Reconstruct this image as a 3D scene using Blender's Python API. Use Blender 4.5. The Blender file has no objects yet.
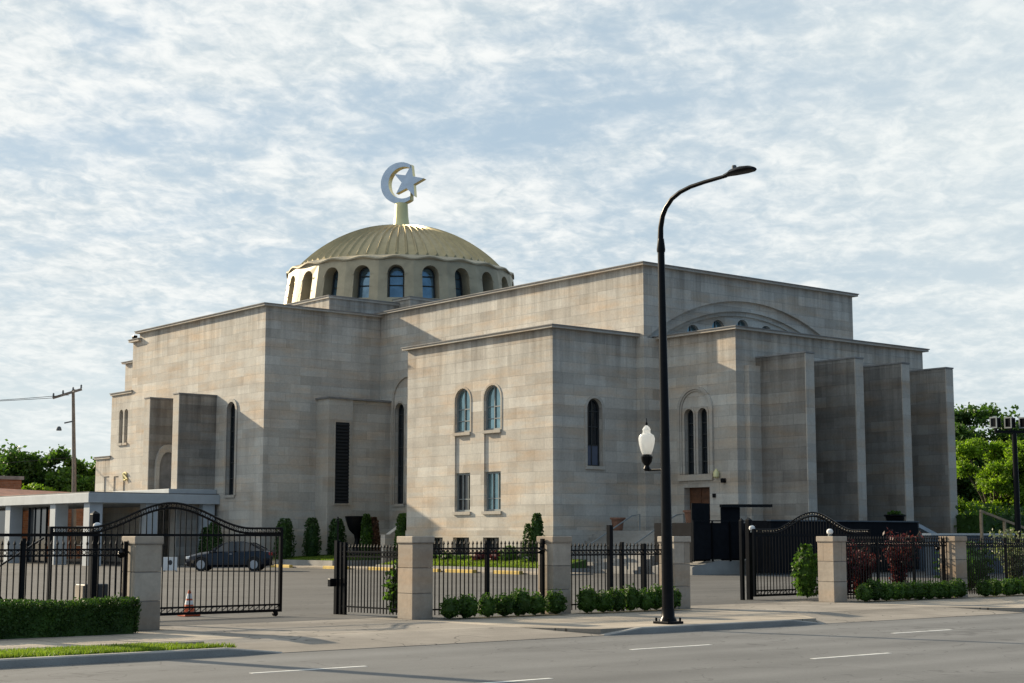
import bpy, math, random
import numpy as np
from mathutils import Vector
from mathutils.geometry import tessellate_polygon

random.seed(7)
SC = bpy.context.scene
COL = SC.collection

# ------------------------------------------------------------------ camera
EYE = 1.75
PITCH = math.atan(195.0 / 1567.0)
HEAD = math.radians(50.8)
cam_d = bpy.data.cameras.new("camera")
cam_d.sensor_width = 36.0
cam_d.lens = 36.0 * 1567.0 / 1024.0
cam_d.clip_start = 0.1
cam_d.clip_end = 6000.0
cam = bpy.data.objects.new("camera", cam_d)
COL.objects.link(cam)
cam.location = (0, 0, EYE)
fwd = Vector((math.cos(HEAD) * math.cos(PITCH), math.sin(HEAD) * math.cos(PITCH), math.sin(PITCH)))
cam.rotation_euler = fwd.to_track_quat('-Z', 'Y').to_euler()
SC.camera = cam

# ------------------------------------------------------------------ sun and sky
TO_SUN = Vector((-0.263, 1.0, 0.415)).normalized()
SUN_EL = math.asin(TO_SUN.z)
SUN_ROT = math.atan2(TO_SUN.x, TO_SUN.y)
sun_d = bpy.data.lights.new("sun", 'SUN')
sun_d.energy = 5.0
sun_d.angle = math.radians(0.6)
sun_d.color = (1.0, 0.84, 0.61)
sun = bpy.data.objects.new("sun", sun_d)
COL.objects.link(sun)
sun.location = (0, 0, 60)
sun.rotation_euler = (-TO_SUN).to_track_quat('-Z', 'Y').to_euler()

world = bpy.data.worlds.new("World")
SC.world = world
world.use_nodes = True
wt = world.node_tree
wt.nodes.clear()


def wn(t, **kw):
    n = wt.nodes.new(t)
    for k, v in kw.items():
        setattr(n, k, v)
    return n


def wmath(op, a, b=None, c=None, clamp=False):
    n = wn('ShaderNodeMath', operation=op, use_clamp=clamp)
    for i, s in enumerate((a, b, c)):
        if s is None:
            continue
        if isinstance(s, (int, float)):
            n.inputs[i].default_value = s
        else:
            wt.links.new(s, n.inputs[i])
    return n.outputs[0]


def wmix(fac, a, b):
    n = wn('ShaderNodeMix', data_type='RGBA')
    for s, i in ((fac, 0), (a, 6), (b, 7)):
        if isinstance(s, (int, float)):
            n.inputs[i].default_value = s
        elif isinstance(s, tuple):
            n.inputs[i].default_value = (*s, 1)
        else:
            wt.links.new(s, n.inputs[i])
    return n.outputs[2]


w_out = wn('ShaderNodeOutputWorld')
w_bg = wn('ShaderNodeBackground')
w_bg.inputs['Strength'].default_value = 0.070
sky = wn('ShaderNodeTexSky', sky_type='NISHITA')
sky.sun_disc = False
sky.sun_elevation = SUN_EL
sky.sun_rotation = SUN_ROT
sky.air_density = 1.0
sky.dust_density = 1.5
sky.ozone_density = 2.0
tc = wn('ShaderNodeTexCoord')
sep = wn('ShaderNodeSeparateXYZ')
wt.links.new(tc.outputs['Generated'], sep.inputs[0])
zc = wmath('ADD', wmath('MAXIMUM', sep.outputs[2], 0.0), 0.16)
# a flat cloud deck seen in perspective, its bands lying across the line of sight
ca, sa = math.cos(HEAD - 0.25), math.sin(HEAD - 0.25)
along = wmath('DIVIDE', wmath('ADD', wmath('MULTIPLY', sep.outputs[0], ca), wmath('MULTIPLY', sep.outputs[1], sa)), zc)
across = wmath('DIVIDE', wmath('SUBTRACT', wmath('MULTIPLY', sep.outputs[0], sa), wmath('MULTIPLY', sep.outputs[1], ca)), zc)
cv = wn('ShaderNodeCombineXYZ')
wt.links.new(wmath('MULTIPLY', along, 0.85), cv.inputs[0])
wt.links.new(wmath('MULTIPLY', across, 1.0), cv.inputs[1])


def wnoise(scale, detail, rough, off, dist=0.0):
    m = wn('ShaderNodeVectorMath', operation='ADD')
    wt.links.new(cv.outputs[0], m.inputs[0])
    m.inputs[1].default_value = off
    n = wn('ShaderNodeTexNoise')
    wt.links.new(m.outputs[0], n.inputs['Vector'])
    n.inputs['Scale'].default_value = scale
    n.inputs['Detail'].default_value = detail
    n.inputs['Roughness'].default_value = rough
    n.inputs['Distortion'].default_value = dist
    return n.outputs[0]


n_small = wnoise(14.0, 6.0, 0.60, (3.1, 7.7, 0.0), 0.5)
n_fine = wnoise(34.0, 5.0, 0.60, (5.1, 2.7, 6.0), 0.6)
n_mid = wnoise(4.2, 6.0, 0.58, (1.3, 9.2, 8.0), 0.4)
n_big = wnoise(1.3, 4.0, 0.5, (11.3, 2.2, 4.0), 0.3)
cv2 = wn('ShaderNodeCombineXYZ')
wt.links.new(wmath('MULTIPLY', along, 1.5), cv2.inputs[0])
wt.links.new(wmath('MULTIPLY', across, 0.55), cv2.inputs[1])
nst = wn('ShaderNodeTexNoise')
wt.links.new(cv2.outputs[0], nst.inputs['Vector'])
for k_, v_ in (('Scale', 2.3), ('Detail', 6.0), ('Roughness', 0.6), ('Distortion', 0.5)):
    nst.inputs[k_].default_value = v_
n_streak = nst.outputs[0]
dens = wmath('ADD', wmath('MULTIPLY', n_small, 0.36), wmath('MULTIPLY', n_fine, 0.16))
for s_, w_ in ((n_big, 0.75), (n_mid, 0.40), (wmath('SUBTRACT', n_streak, 0.5), 0.75)):
    dens = wmath('ADD', dens, wmath('MULTIPLY', s_, w_))


def wramp(s, lo, hi):
    n = wn('ShaderNodeMapRange', interpolation_type='SMOOTHSTEP')
    wt.links.new(s, n.inputs[0])
    n.inputs[1].default_value = lo
    n.inputs[2].default_value = hi
    return n.outputs[0]


cover = wramp(dens, 0.60, 0.98)
body = wramp(wmath('ADD', wmath('MULTIPLY', n_small, 0.45), wmath('ADD', wmath('MULTIPLY', n_fine, 0.25), wmath('MULTIPLY', n_mid, 0.3))), 0.36, 0.62)
cloud = wmix(body, (5.6, 6.4, 6.8), (8.6, 8.8, 8.7))
thin = wmix(0.78, sky.outputs[0], (4.6, 5.8, 6.75))
skyc = wmix(cover, thin, cloud)
# low along the horizon the deck closes into a pale veil
veil = wmath('MAXIMUM', wramp(sep.outputs[2], 0.20, 0.0), wmath('MULTIPLY', wramp(wmath('SUBTRACT', wmath('MULTIPLY', sep.outputs[0], 0.775), wmath('MULTIPLY', sep.outputs[1], 0.632)), 0.0, 0.40), 0.75))
skyc = wmix(wmath('MULTIPLY', veil, 0.7), skyc, (7.3, 7.9, 7.9))
# the sky is brightest on the sun's side and falls off to a deeper blue behind the viewer
sdot = wmath('ADD', wmath('MULTIPLY', sep.outputs[0], TO_SUN.x), wmath('ADD', wmath('MULTIPLY', sep.outputs[1], TO_SUN.y), wmath('MULTIPLY', sep.outputs[2], TO_SUN.z)))
side = wramp(sdot, -0.45, 0.34)
shade_sky = wn('ShaderNodeMix', data_type='RGBA', blend_type='MULTIPLY')
shade_sky.inputs[0].default_value = 1.0
wt.links.new(skyc, shade_sky.inputs[6])
shade_sky.inputs[7].default_value = (0.25, 0.37, 0.53, 1)
skyc = wmix(side, shade_sky.outputs[2], skyc)
wt.links.new(skyc, w_bg.inputs['Color'])
wt.links.new(w_bg.outputs[0], w_out.inputs['Surface'])

SC.view_settings.view_transform = 'Standard'
SC.view_settings.look = 'None'
SC.view_settings.gamma = 1.0
SC.view_settings.use_curve_mapping = False
SC.view_settings.exposure = 0.66
SC.cycles.max_bounces = 6
SC.cycles.diffuse_bounces = 3
SC.cycles.transparent_max_bounces = 8


# ------------------------------------------------------------------ materials
class NT:
    def __init__(self, name):
        self.m = bpy.data.materials.new(name)
        self.m.use_nodes = True
        self.t = self.m.node_tree
        self.b = self.t.nodes['Principled BSDF']
        self.out = self.t.nodes['Material Output']

    def n(self, t, **kw):
        x = self.t.nodes.new(t)
        for k, v in kw.items():
            setattr(x, k, v)
        return x

    def l(self, a, b):
        self.t.links.new(a, b)

    def pos(self):
        return self.n('ShaderNodeNewGeometry').outputs['Position']

    def noise(self, vec, scale, detail=4.0, rough=0.55):
        x = self.n('ShaderNodeTexNoise')
        self.l(vec, x.inputs['Vector'])
        x.inputs['Scale'].default_value = scale
        x.inputs['Detail'].default_value = detail
        x.inputs['Roughness'].default_value = rough
        return x.outputs[0]

    def scalev(self, vec, s):
        x = self.n('ShaderNodeVectorMath', operation='MULTIPLY')
        self.l(vec, x.inputs[0])
        x.inputs[1].default_value = s
        return x.outputs[0]

    def rng(self, s, lo, hi, a=0.0, b=1.0):
        x = self.n('ShaderNodeMapRange')
        self.l(s, x.inputs[0])
        for i, v in enumerate((lo, hi, a, b)):
            x.inputs[i + 1].default_value = v
        return x.outputs[0]

    def mix(self, fac, a, b, mode='MIX'):
        x = self.n('ShaderNodeMix', data_type='RGBA', blend_type=mode)
        for s, i in ((fac, 0), (a, 6), (b, 7)):
            if isinstance(s, (int, float)):
                x.inputs[i].default_value = s
            elif isinstance(s, tuple):
                x.inputs[i].default_value = (*s, 1)
            else:
                self.l(s, x.inputs[i])
        return x.outputs[2]

    def bump(self, h, strength=0.3, dist=0.02):
        x = self.n('ShaderNodeBump')
        x.inputs['Strength'].default_value = strength
        x.inputs['Distance'].default_value = dist
        self.l(h, x.inputs['Height'])
        self.l(x.outputs[0], self.b.inputs['Normal'])

    def col(self, c):
        if isinstance(c, tuple):
            self.b.inputs['Base Color'].default_value = (*c, 1)
        else:
            self.l(c, self.b.inputs['Base Color'])

    def set(self, rough=0.6, metal=0.0, spec=0.5):
        self.b.inputs['Roughness'].default_value = rough
        self.b.inputs['Metallic'].default_value = metal
        self.b.inputs['Specular IOR Level'].default_value = spec


def plain(name, c, rough=0.6, metal=0.0, var=0.15, scale=3.0, spec=0.5):
    k = NT(name)
    f = k.noise(k.pos(), scale, 5.0, 0.6)
    lo = tuple(v * (1 - var) for v in c)
    hi = tuple(min(1.0, v * (1 + var)) for v in c)
    k.col(k.mix(k.rng(f, 0.3, 0.7), lo, hi))
    k.set(rough, metal, spec)
    return k.m


def stone(name, c1, c2, mortar, bw, bh, stain=1.0, u_shift=0.0):
    k = NT(name)
    p = k.pos()
    s = k.n('ShaderNodeSeparateXYZ')
    k.l(p, s.inputs[0])
    add = k.n('ShaderNodeMath', operation='ADD')
    k.l(s.outputs[0], add.inputs[0])
    k.l(s.outputs[1], add.inputs[1])
    cb = k.n('ShaderNodeCombineXYZ')
    k.l(add.outputs[0], cb.inputs[0])
    k.l(s.outputs[2], cb.inputs[1])

    def brick(w, h, a, b, m, off, msize):
        v = k.n('ShaderNodeVectorMath', operation='ADD')
        k.l(cb.outputs[0], v.inputs[0])
        v.inputs[1].default_value = (off, 0.0, 0.0)
        x = k.n('ShaderNodeTexBrick')
        k.l(v.outputs[0], x.inputs['Vector'])
        x.inputs['Color1'].default_value = (*a, 1)
        x.inputs['Color2'].default_value = (*b, 1)
        x.inputs['Mortar'].default_value = (*m, 1)
        x.inputs['Scale'].default_value = 1.0
        x.inputs['Brick Width'].default_value = w
        x.inputs['Row Height'].default_value = h
        x.inputs['Mortar Size'].default_value = msize
        x.inputs['Mortar Smooth'].default_value = 0.2
        x.offset = 0.5
        x.squash = 1.35
        x.squash_frequency = 3
        return x

    b1 = brick(bw, bh, c1, c2, mortar, u_shift, 0.012)
    b2 = brick(bw * 2.0, bh, (0.90, 0.875, 0.85), (1.05, 1.05, 1.04), (0.98, 0.98, 0.98), u_shift + bw * 0.5, 0.0)
    c = k.mix(1.0, b1.outputs[0], b2.outputs[0], 'MULTIPLY')
    # warm and rusty quarry tones, then weather stains that run down the face
    warm = k.rng(k.noise(k.scalev(p, (0.28, 0.28, 1.5)), 1.0, 5.0, 0.6), 0.46, 0.72)
    c = k.mix(k.mix(1.0, warm, (0.9, 0.9, 0.9), 'MULTIPLY'), c, k.mix(1.0, c, (1.08, 0.90, 0.74), 'MULTIPLY'))
    run = k.rng(k.noise(k.scalev(p, (1.1, 1.1, 0.16)), 1.0, 6.0, 0.65), 0.42, 0.75)
    c = k.mix(k.mix(1.0, run, (0.55 * stain,) * 3, 'MULTIPLY'), c, k.mix(1.0, c, (0.52, 0.52, 0.54), 'MULTIPLY'))
    patch = k.rng(k.noise(k.scalev(p, (0.16, 0.16, 1.3)), 1.0, 5.0, 0.6), 0.50, 0.70)
    c = k.mix(k.mix(1.0, patch, (0.4 * stain,) * 3, 'MULTIPLY'), c, k.mix(1.0, c, (0.62, 0.59, 0.58), 'MULTIPLY'))
    at = k.n('ShaderNodeAttribute', attribute_name='near_top')
    nt = k.rng(at.outputs['Fac'], 6.8, 10.0)
    drip = k.rng(k.noise(k.scalev(p, (2.2, 2.2, 0.10)), 1.0, 5.0, 0.65), 0.40, 0.66)
    dm_ = k.n('ShaderNodeMath', operation='MULTIPLY')
    k.l(nt, dm_.inputs[0])
    k.l(drip, dm_.inputs[1])
    c = k.mix(dm_.outputs[0], c, k.mix(1.0, c, (0.58, 0.565, 0.55), 'MULTIPLY'))
    fine = k.rng(k.noise(p, 9.0, 6.0, 0.7), 0.25, 0.75, 0.86, 1.12)
    c = k.mix(1.0, c, fine, 'MULTIPLY')
    k.col(c)
    k.set(0.85, 0.0, 0.3)
    h = k.n('ShaderNodeMath', operation='MULTIPLY_ADD')
    k.l(b1.outputs['Fac'], h.inputs[0])
    h.inputs[1].default_value = -0.6
    k.l(fine, h.inputs[2])
    k.bump(h.outputs[0], 0.6, 0.015)
    return k.m


def ground_mat(name, c, var, crack=0.0, big=0.25, rough=0.85, joints=None, wear=False):
    k = NT(name)
    p = k.pos()
    a = k.rng(k.noise(p, big, 6.0, 0.6), 0.3, 0.7, 1 - var, 1 + var)
    streak = k.rng(k.noise(k.scalev(p, (0.09, 0.9, 0.9)), 1.0, 5.0, 0.6), 0.3, 0.7, 1 - var * 0.7, 1 + var * 0.7)
    g = k.rng(k.noise(p, 38.0, 3.0, 0.7), 0.2, 0.8, 0.82, 1.2)
    cc = k.mix(1.0, c, a, 'MULTIPLY')
    cc = k.mix(1.0, cc, streak, 'MULTIPLY')
    cc = k.mix(1.0, cc, g, 'MULTIPLY')
    if crack:
        v = k.n('ShaderNodeTexVoronoi', feature='DISTANCE_TO_EDGE')
        w = k.n('ShaderNodeVectorMath', operation='MULTIPLY_ADD')
        nz = k.n('ShaderNodeTexNoise')
        k.l(p, nz.inputs['Vector'])
        nz.inputs['Scale'].default_value = 0.7
        k.l(nz.outputs[1], w.inputs[0])
        w.inputs[1].default_value = (2.0, 2.0, 0.0)
        k.l(k.scalev(p, (0.16, 0.3, 0.0)), w.inputs[2])
        k.l(w.outputs[0], v.inputs['Vector'])
        v.inputs['Scale'].default_value = 1.0
        e = k.rng(v.outputs['Distance'], 0.0, 0.012, crack, 0.0)
        cc = k.mix(e, cc, (0.02, 0.02, 0.021))
    if wear:
        # wheel tracks polished along the lanes, oil drips between them, filled patches
        s3 = k.n('ShaderNodeSeparateXYZ')
        k.l(p, s3.inputs[0])
        w1 = k.n('ShaderNodeMath', operation='MULTIPLY')
        k.l(s3.outputs[1], w1.inputs[0])
        w1.inputs[1].default_value = 2 * math.pi / 1.6
        w2 = k.n('ShaderNodeMath', operation='SINE')
        k.l(w1.outputs[0], w2.inputs[0])
        cc = k.mix(1.0, cc, k.rng(w2.outputs[0], -1, 1, 0.90, 1.08), 'MULTIPLY')
        spots = k.rng(k.noise(k.scalev(p, (0.5, 1.6, 1.0)), 1.0, 7.0, 0.7), 0.60, 0.70)
        cc = k.mix(k.mix(1.0, spots, (0.5, 0.5, 0.5), 'MULTIPLY'), cc, k.mix(1.0, cc, (0.45, 0.45, 0.46), 'MULTIPLY'))
        pt = k.n('ShaderNodeTexVoronoi', distance='CHEBYCHEV')
        k.l(k.scalev(p, (0.10, 0.31, 0.0)), pt.inputs['Vector'])
        pt.inputs['Scale'].default_value = 1.0
        pt.inputs['Randomness'].default_value = 0.7
        sc3 = k.n('ShaderNodeSeparateColor')
        k.l(pt.outputs['Color'], sc3.inputs[0])
        cc = k.mix(1.0, cc, k.rng(sc3.outputs[0], 0.0, 1.0, 0.90, 1.10), 'MULTIPLY')
    if joints:
        s = k.n('ShaderNodeTexBrick')
        k.l(p, s.inputs['Vector'])
        s.offset = 0.0
        s.inputs['Scale'].default_value = 1.0
        s.inputs['Brick Width'].default_value = joints
        s.inputs['Row Height'].default_value = joints
        s.inputs['Mortar Size'].default_value = 0.014
        s.inputs['Color1'].default_value = (0.86, 0.86, 0.86, 1)
        s.inputs['Color2'].default_value = (1.1, 1.07, 1.02, 1)
        s.inputs['Mortar'].default_value = (0.35, 0.34, 0.33, 1)
        cc = k.mix(1.0, cc, s.outputs[0], 'MULTIPLY')
    k.col(cc)
    k.set(rough, 0.0, 0.35)
    k.bump(g, 0.25, 0.01)
    return k.m


def leaf_mat(name, c, c2, trans=0.45, rough=0.5):
    k = NT(name)
    geo = k.n('ShaderNodeNewGeometry')
    f = k.noise(geo.outputs['Position'], 1.1, 3.0, 0.6)
    col = k.mix(geo.outputs['Random Per Island'], c, c2)
    col = k.mix(1.0, col, k.rng(f, 0.3, 0.7, 0.65, 1.3), 'MULTIPLY')
    k.col(col)
    k.set(rough, 0.0, 0.3)
    tr = k.n('ShaderNodeBsdfTranslucent')
    k.l(k.mix(1.0, col, (1.35, 1.5, 0.7), 'MULTIPLY'), tr.inputs['Color'])
    mx = k.n('ShaderNodeMixShader')
    mx.inputs[0].default_value = trans
    k.l(k.b.outputs[0], mx.inputs[1])
    k.l(tr.outputs[0], mx.inputs[2])
    k.l(mx.outputs[0], k.out.inputs['Surface'])
    return k.m


M = {}
M['limestone'] = stone('limestone', (0.54, 0.515, 0.465), (0.66, 0.635, 0.58), (0.45, 0.44, 0.41), 1.5, 0.56, 0.85)
M['trim_stone'] = stone('trim_limestone', (0.49, 0.465, 0.42), (0.55, 0.525, 0.475), (0.45, 0.425, 0.385), 1.4, 0.9, 0.5, 0.4)
M['cornice_stone'] = plain('cornice_limestone', (0.24, 0.235, 0.23), 0.85, 0, 0.3, 1.2)
M['pillar_stone'] = stone('pillar_stone', (0.37, 0.32, 0.265), (0.49, 0.435, 0.37), (0.3, 0.27, 0.24), 3.0, 0.54, 1.1, 0.3)
M['concrete'] = ground_mat('sidewalk_concrete', (0.345, 0.305, 0.255), 0.24, 0.0, 0.5, 0.9, 1.55)
M['apron'] = ground_mat('driveway_concrete', (0.245, 0.22, 0.19), 0.30, 0.8, 0.4, 0.9)
M['kerb'] = ground_mat('kerb_concrete', (0.31, 0.30, 0.28), 0.2, 0.0, 0.8)
M['road'] = ground_mat('road_asphalt', (0.142, 0.143, 0.142), 0.15, 0.45, 0.22, 0.8, None, True)
M['lot'] = ground_mat('lot_asphalt', (0.088, 0.086, 0.083), 0.22, 0.8, 0.16)
M['earth'] = ground_mat('earth', (0.10, 0.09, 0.06), 0.3, 0.0, 0.3)
M['paint'] = plain('road_paint', (0.62, 0.62, 0.59), 0.7, 0, 0.25, 6.0)
M['yellow'] = plain('yellow_kerb_paint', (0.62, 0.43, 0.10), 0.7, 0, 0.25, 4.0)
M['lawn'] = ground_mat('lawn_soil', (0.05, 0.10, 0.02), 0.3, 0.0, 1.0)
M['blade'] = leaf_mat('grass_blades', (0.095, 0.165, 0.020), (0.21, 0.26, 0.045), 0.45)
M['iron'] = plain('black_iron', (0.006, 0.0065, 0.008), 0.30, 0.0, 0.3, 8.0, 0.12)
M['black'] = plain('black_mesh_screen', (0.010, 0.011, 0.014), 0.8, 0.0, 0.25, 3.0, 0.1)
M['gold'] = plain('gilded_sheet_metal', (0.40, 0.33, 0.185), 0.38, 0.6, 0.14, 1.3)
M['gold_pale'] = plain('pale_gold_cladding', (0.76, 0.70, 0.38), 0.5, 0.35, 0.14, 0.9)
M['gold_bright'] = plain('bright_gold_trim', (0.78, 0.68, 0.36), 0.35, 0.7, 0.1, 2.0)
M['silver'] = plain('silver_blue_face', (0.45, 0.55, 0.68), 0.35, 0.5, 0.1, 2.0)
M['drum'] = plain('drum_cladding', (0.40, 0.345, 0.235), 0.5, 0.2, 0.2, 0.8)
M['glass'] = plain('window_glass', (0.012, 0.018, 0.024), 0.06, 0.0, 0.2, 2.0, 0.8)
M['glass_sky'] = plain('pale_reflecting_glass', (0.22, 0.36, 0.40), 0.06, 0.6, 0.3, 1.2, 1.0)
M['dome_glass'] = plain('dome_glass', (0.16, 0.27, 0.36), 0.10, 0.65, 0.3, 1.5, 1.0)
M['frame'] = plain('bronze_window_frame', (0.045, 0.05, 0.05), 0.5, 0.2, 0.2)
M['frame_grey'] = plain('grey_window_frame', (0.20, 0.23, 0.24), 0.5, 0.1, 0.15)
M['louver'] = plain('dark_louvre_slats', (0.018, 0.02, 0.023), 0.6, 0, 0.15, 3.0, 0.2)
M['door_wood'] = plain('brown_door_wood', (0.12, 0.048, 0.02), 0.5, 0, 0.4, 5.0)
M['white_paint'] = plain('pale_painted_concrete', (0.46, 0.50, 0.53), 0.7, 0, 0.12, 1.0)
M['brick'] = stone('red_brick', (0.24, 0.105, 0.06), (0.32, 0.15, 0.09), (0.28, 0.22, 0.18), 0.42, 0.14, 0.4)
M['roof_red'] = plain('red_roof', (0.22, 0.09, 0.06), 0.8, 0, 0.3, 1.0)
M['roofing'] = plain('grey_roofing', (0.20, 0.20, 0.20), 0.9, 0, 0.2, 0.6)
M['slate'] = plain('slate_grey_panel', (0.10, 0.12, 0.14), 0.7, 0, 0.2, 1.5)
M['coping'] = plain('pale_coping', (0.60, 0.60, 0.58), 0.7, 0, 0.12, 2.0)
M['wood'] = plain('weathered_wood', (0.36, 0.26, 0.16), 0.8, 0, 0.3, 4.0)
M['bark'] = plain('bark', (0.12, 0.095, 0.07), 0.9, 0, 0.35, 4.0)
M['pole_wood'] = plain('utility_pole_wood', (0.20, 0.175, 0.155), 0.9, 0, 0.3, 3.0)
M['terracotta'] = plain('terracotta', (0.25, 0.125, 0.08), 0.8, 0, 0.2, 5.0)
M['car_paint'] = plain('dark_blue_car_paint', (0.008, 0.012, 0.022), 0.15, 0.0, 0.1, 1.0, 0.5)
M['tyre'] = plain('tyre_rubber', (0.02, 0.02, 0.02), 0.85)
M['rim'] = plain('alloy_rim', (0.50, 0.51, 0.53), 0.3, 0.8, 0.1)
M['lens'] = plain('clear_lamp_lens', (0.85, 0.87, 0.88), 0.1, 0.2, 0.05)
M['red_lens'] = plain('red_lamp_lens', (0.35, 0.02, 0.02), 0.2)
M['orange'] = plain('orange_cone_plastic', (0.55, 0.09, 0.02), 0.6, 0, 0.15)
M['white'] = plain('white_sheet', (0.75, 0.76, 0.76), 0.5, 0, 0.06)
M['cabinet'] = plain('dark_cabinet', (0.035, 0.037, 0.04), 0.5, 0, 0.15)
M['blue_pane'] = plain('blue_grey_opaque_pane', (0.10, 0.12, 0.17), 0.25, 0, 0.1)
M['shade_soot_stone'] = stone('shaded_sooty_limestone', (0.28, 0.27, 0.25), (0.38, 0.365, 0.335), (0.25, 0.24, 0.225), 1.5, 0.56, 1.5, 0.7)  # darker base carries the fins' shade, soot patches lie over it
k = NT('lantern_glass')
k.set(0.15, 0.0, 0.6)
k.col((0.80, 0.82, 0.82))
_t = k.n('ShaderNodeBsdfTranslucent')
_t.inputs['Color'].default_value = (0.92, 0.93, 0.93, 1)
_m = k.n('ShaderNodeMixShader')
_m.inputs[0].default_value = 0.55
k.l(k.b.outputs[0], _m.inputs[1])
k.l(_t.outputs[0], _m.inputs[2])
k.l(_m.outputs[0], k.out.inputs['Surface'])
M['lantern'] = k.m
M['leaf_box'] = leaf_mat('boxwood_leaves', (0.030, 0.075, 0.014), (0.095, 0.175, 0.03), 0.42)
M['leaf_hedge'] = leaf_mat('hedge_leaves', (0.030, 0.070, 0.014), (0.065, 0.125, 0.025), 0.3)
M['leaf_arbor'] = leaf_mat('arborvitae_leaves', (0.022, 0.060, 0.014), (0.060, 0.115, 0.025), 0.25)
M['leaf_brown'] = leaf_mat('browned_arborvitae_leaves', (0.10, 0.05, 0.03), (0.16, 0.08, 0.045), 0.25)
M['leaf_dark'] = leaf_mat('dark_tree_leaves', (0.032, 0.078, 0.018), (0.085, 0.155, 0.032), 0.45)
M['leaf_mid'] = leaf_mat('mid_green_tree_leaves', (0.05, 0.11, 0.018), (0.11, 0.195, 0.035), 0.45)
M['leaf_bright'] = leaf_mat('bright_yellow_green_leaves', (0.095, 0.18, 0.012), (0.22, 0.32, 0.03), 0.52)
M['leaf_red'] = leaf_mat('barberry_red_leaves', (0.045, 0.010, 0.018), (0.125, 0.022, 0.036), 0.4)
M['leaf_var'] = leaf_mat('variegated_leaves', (0.06, 0.10, 0.03), (0.30, 0.31, 0.22), 0.35)


# ------------------------------------------------------------------ object helpers
ORIGIN = {}


def tag(o, label=None, cat=None, group=None, kind=None):
    if label:
        o['label'] = label
    if cat:
        o['category'] = cat
    if group:
        o['group'] = group
    if kind:
        o['kind'] = kind
    return o


def empty(name, loc, label, cat, group=None, rz=0.0):
    o = bpy.data.objects.new(name, None)
    o.empty_display_size = 0.3
    COL.objects.link(o)
    o.location = loc
    o.rotation_euler = (0, 0, rz)
    ORIGIN[o.name] = Vector(loc)
    return tag(o, label, cat, group)


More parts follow.
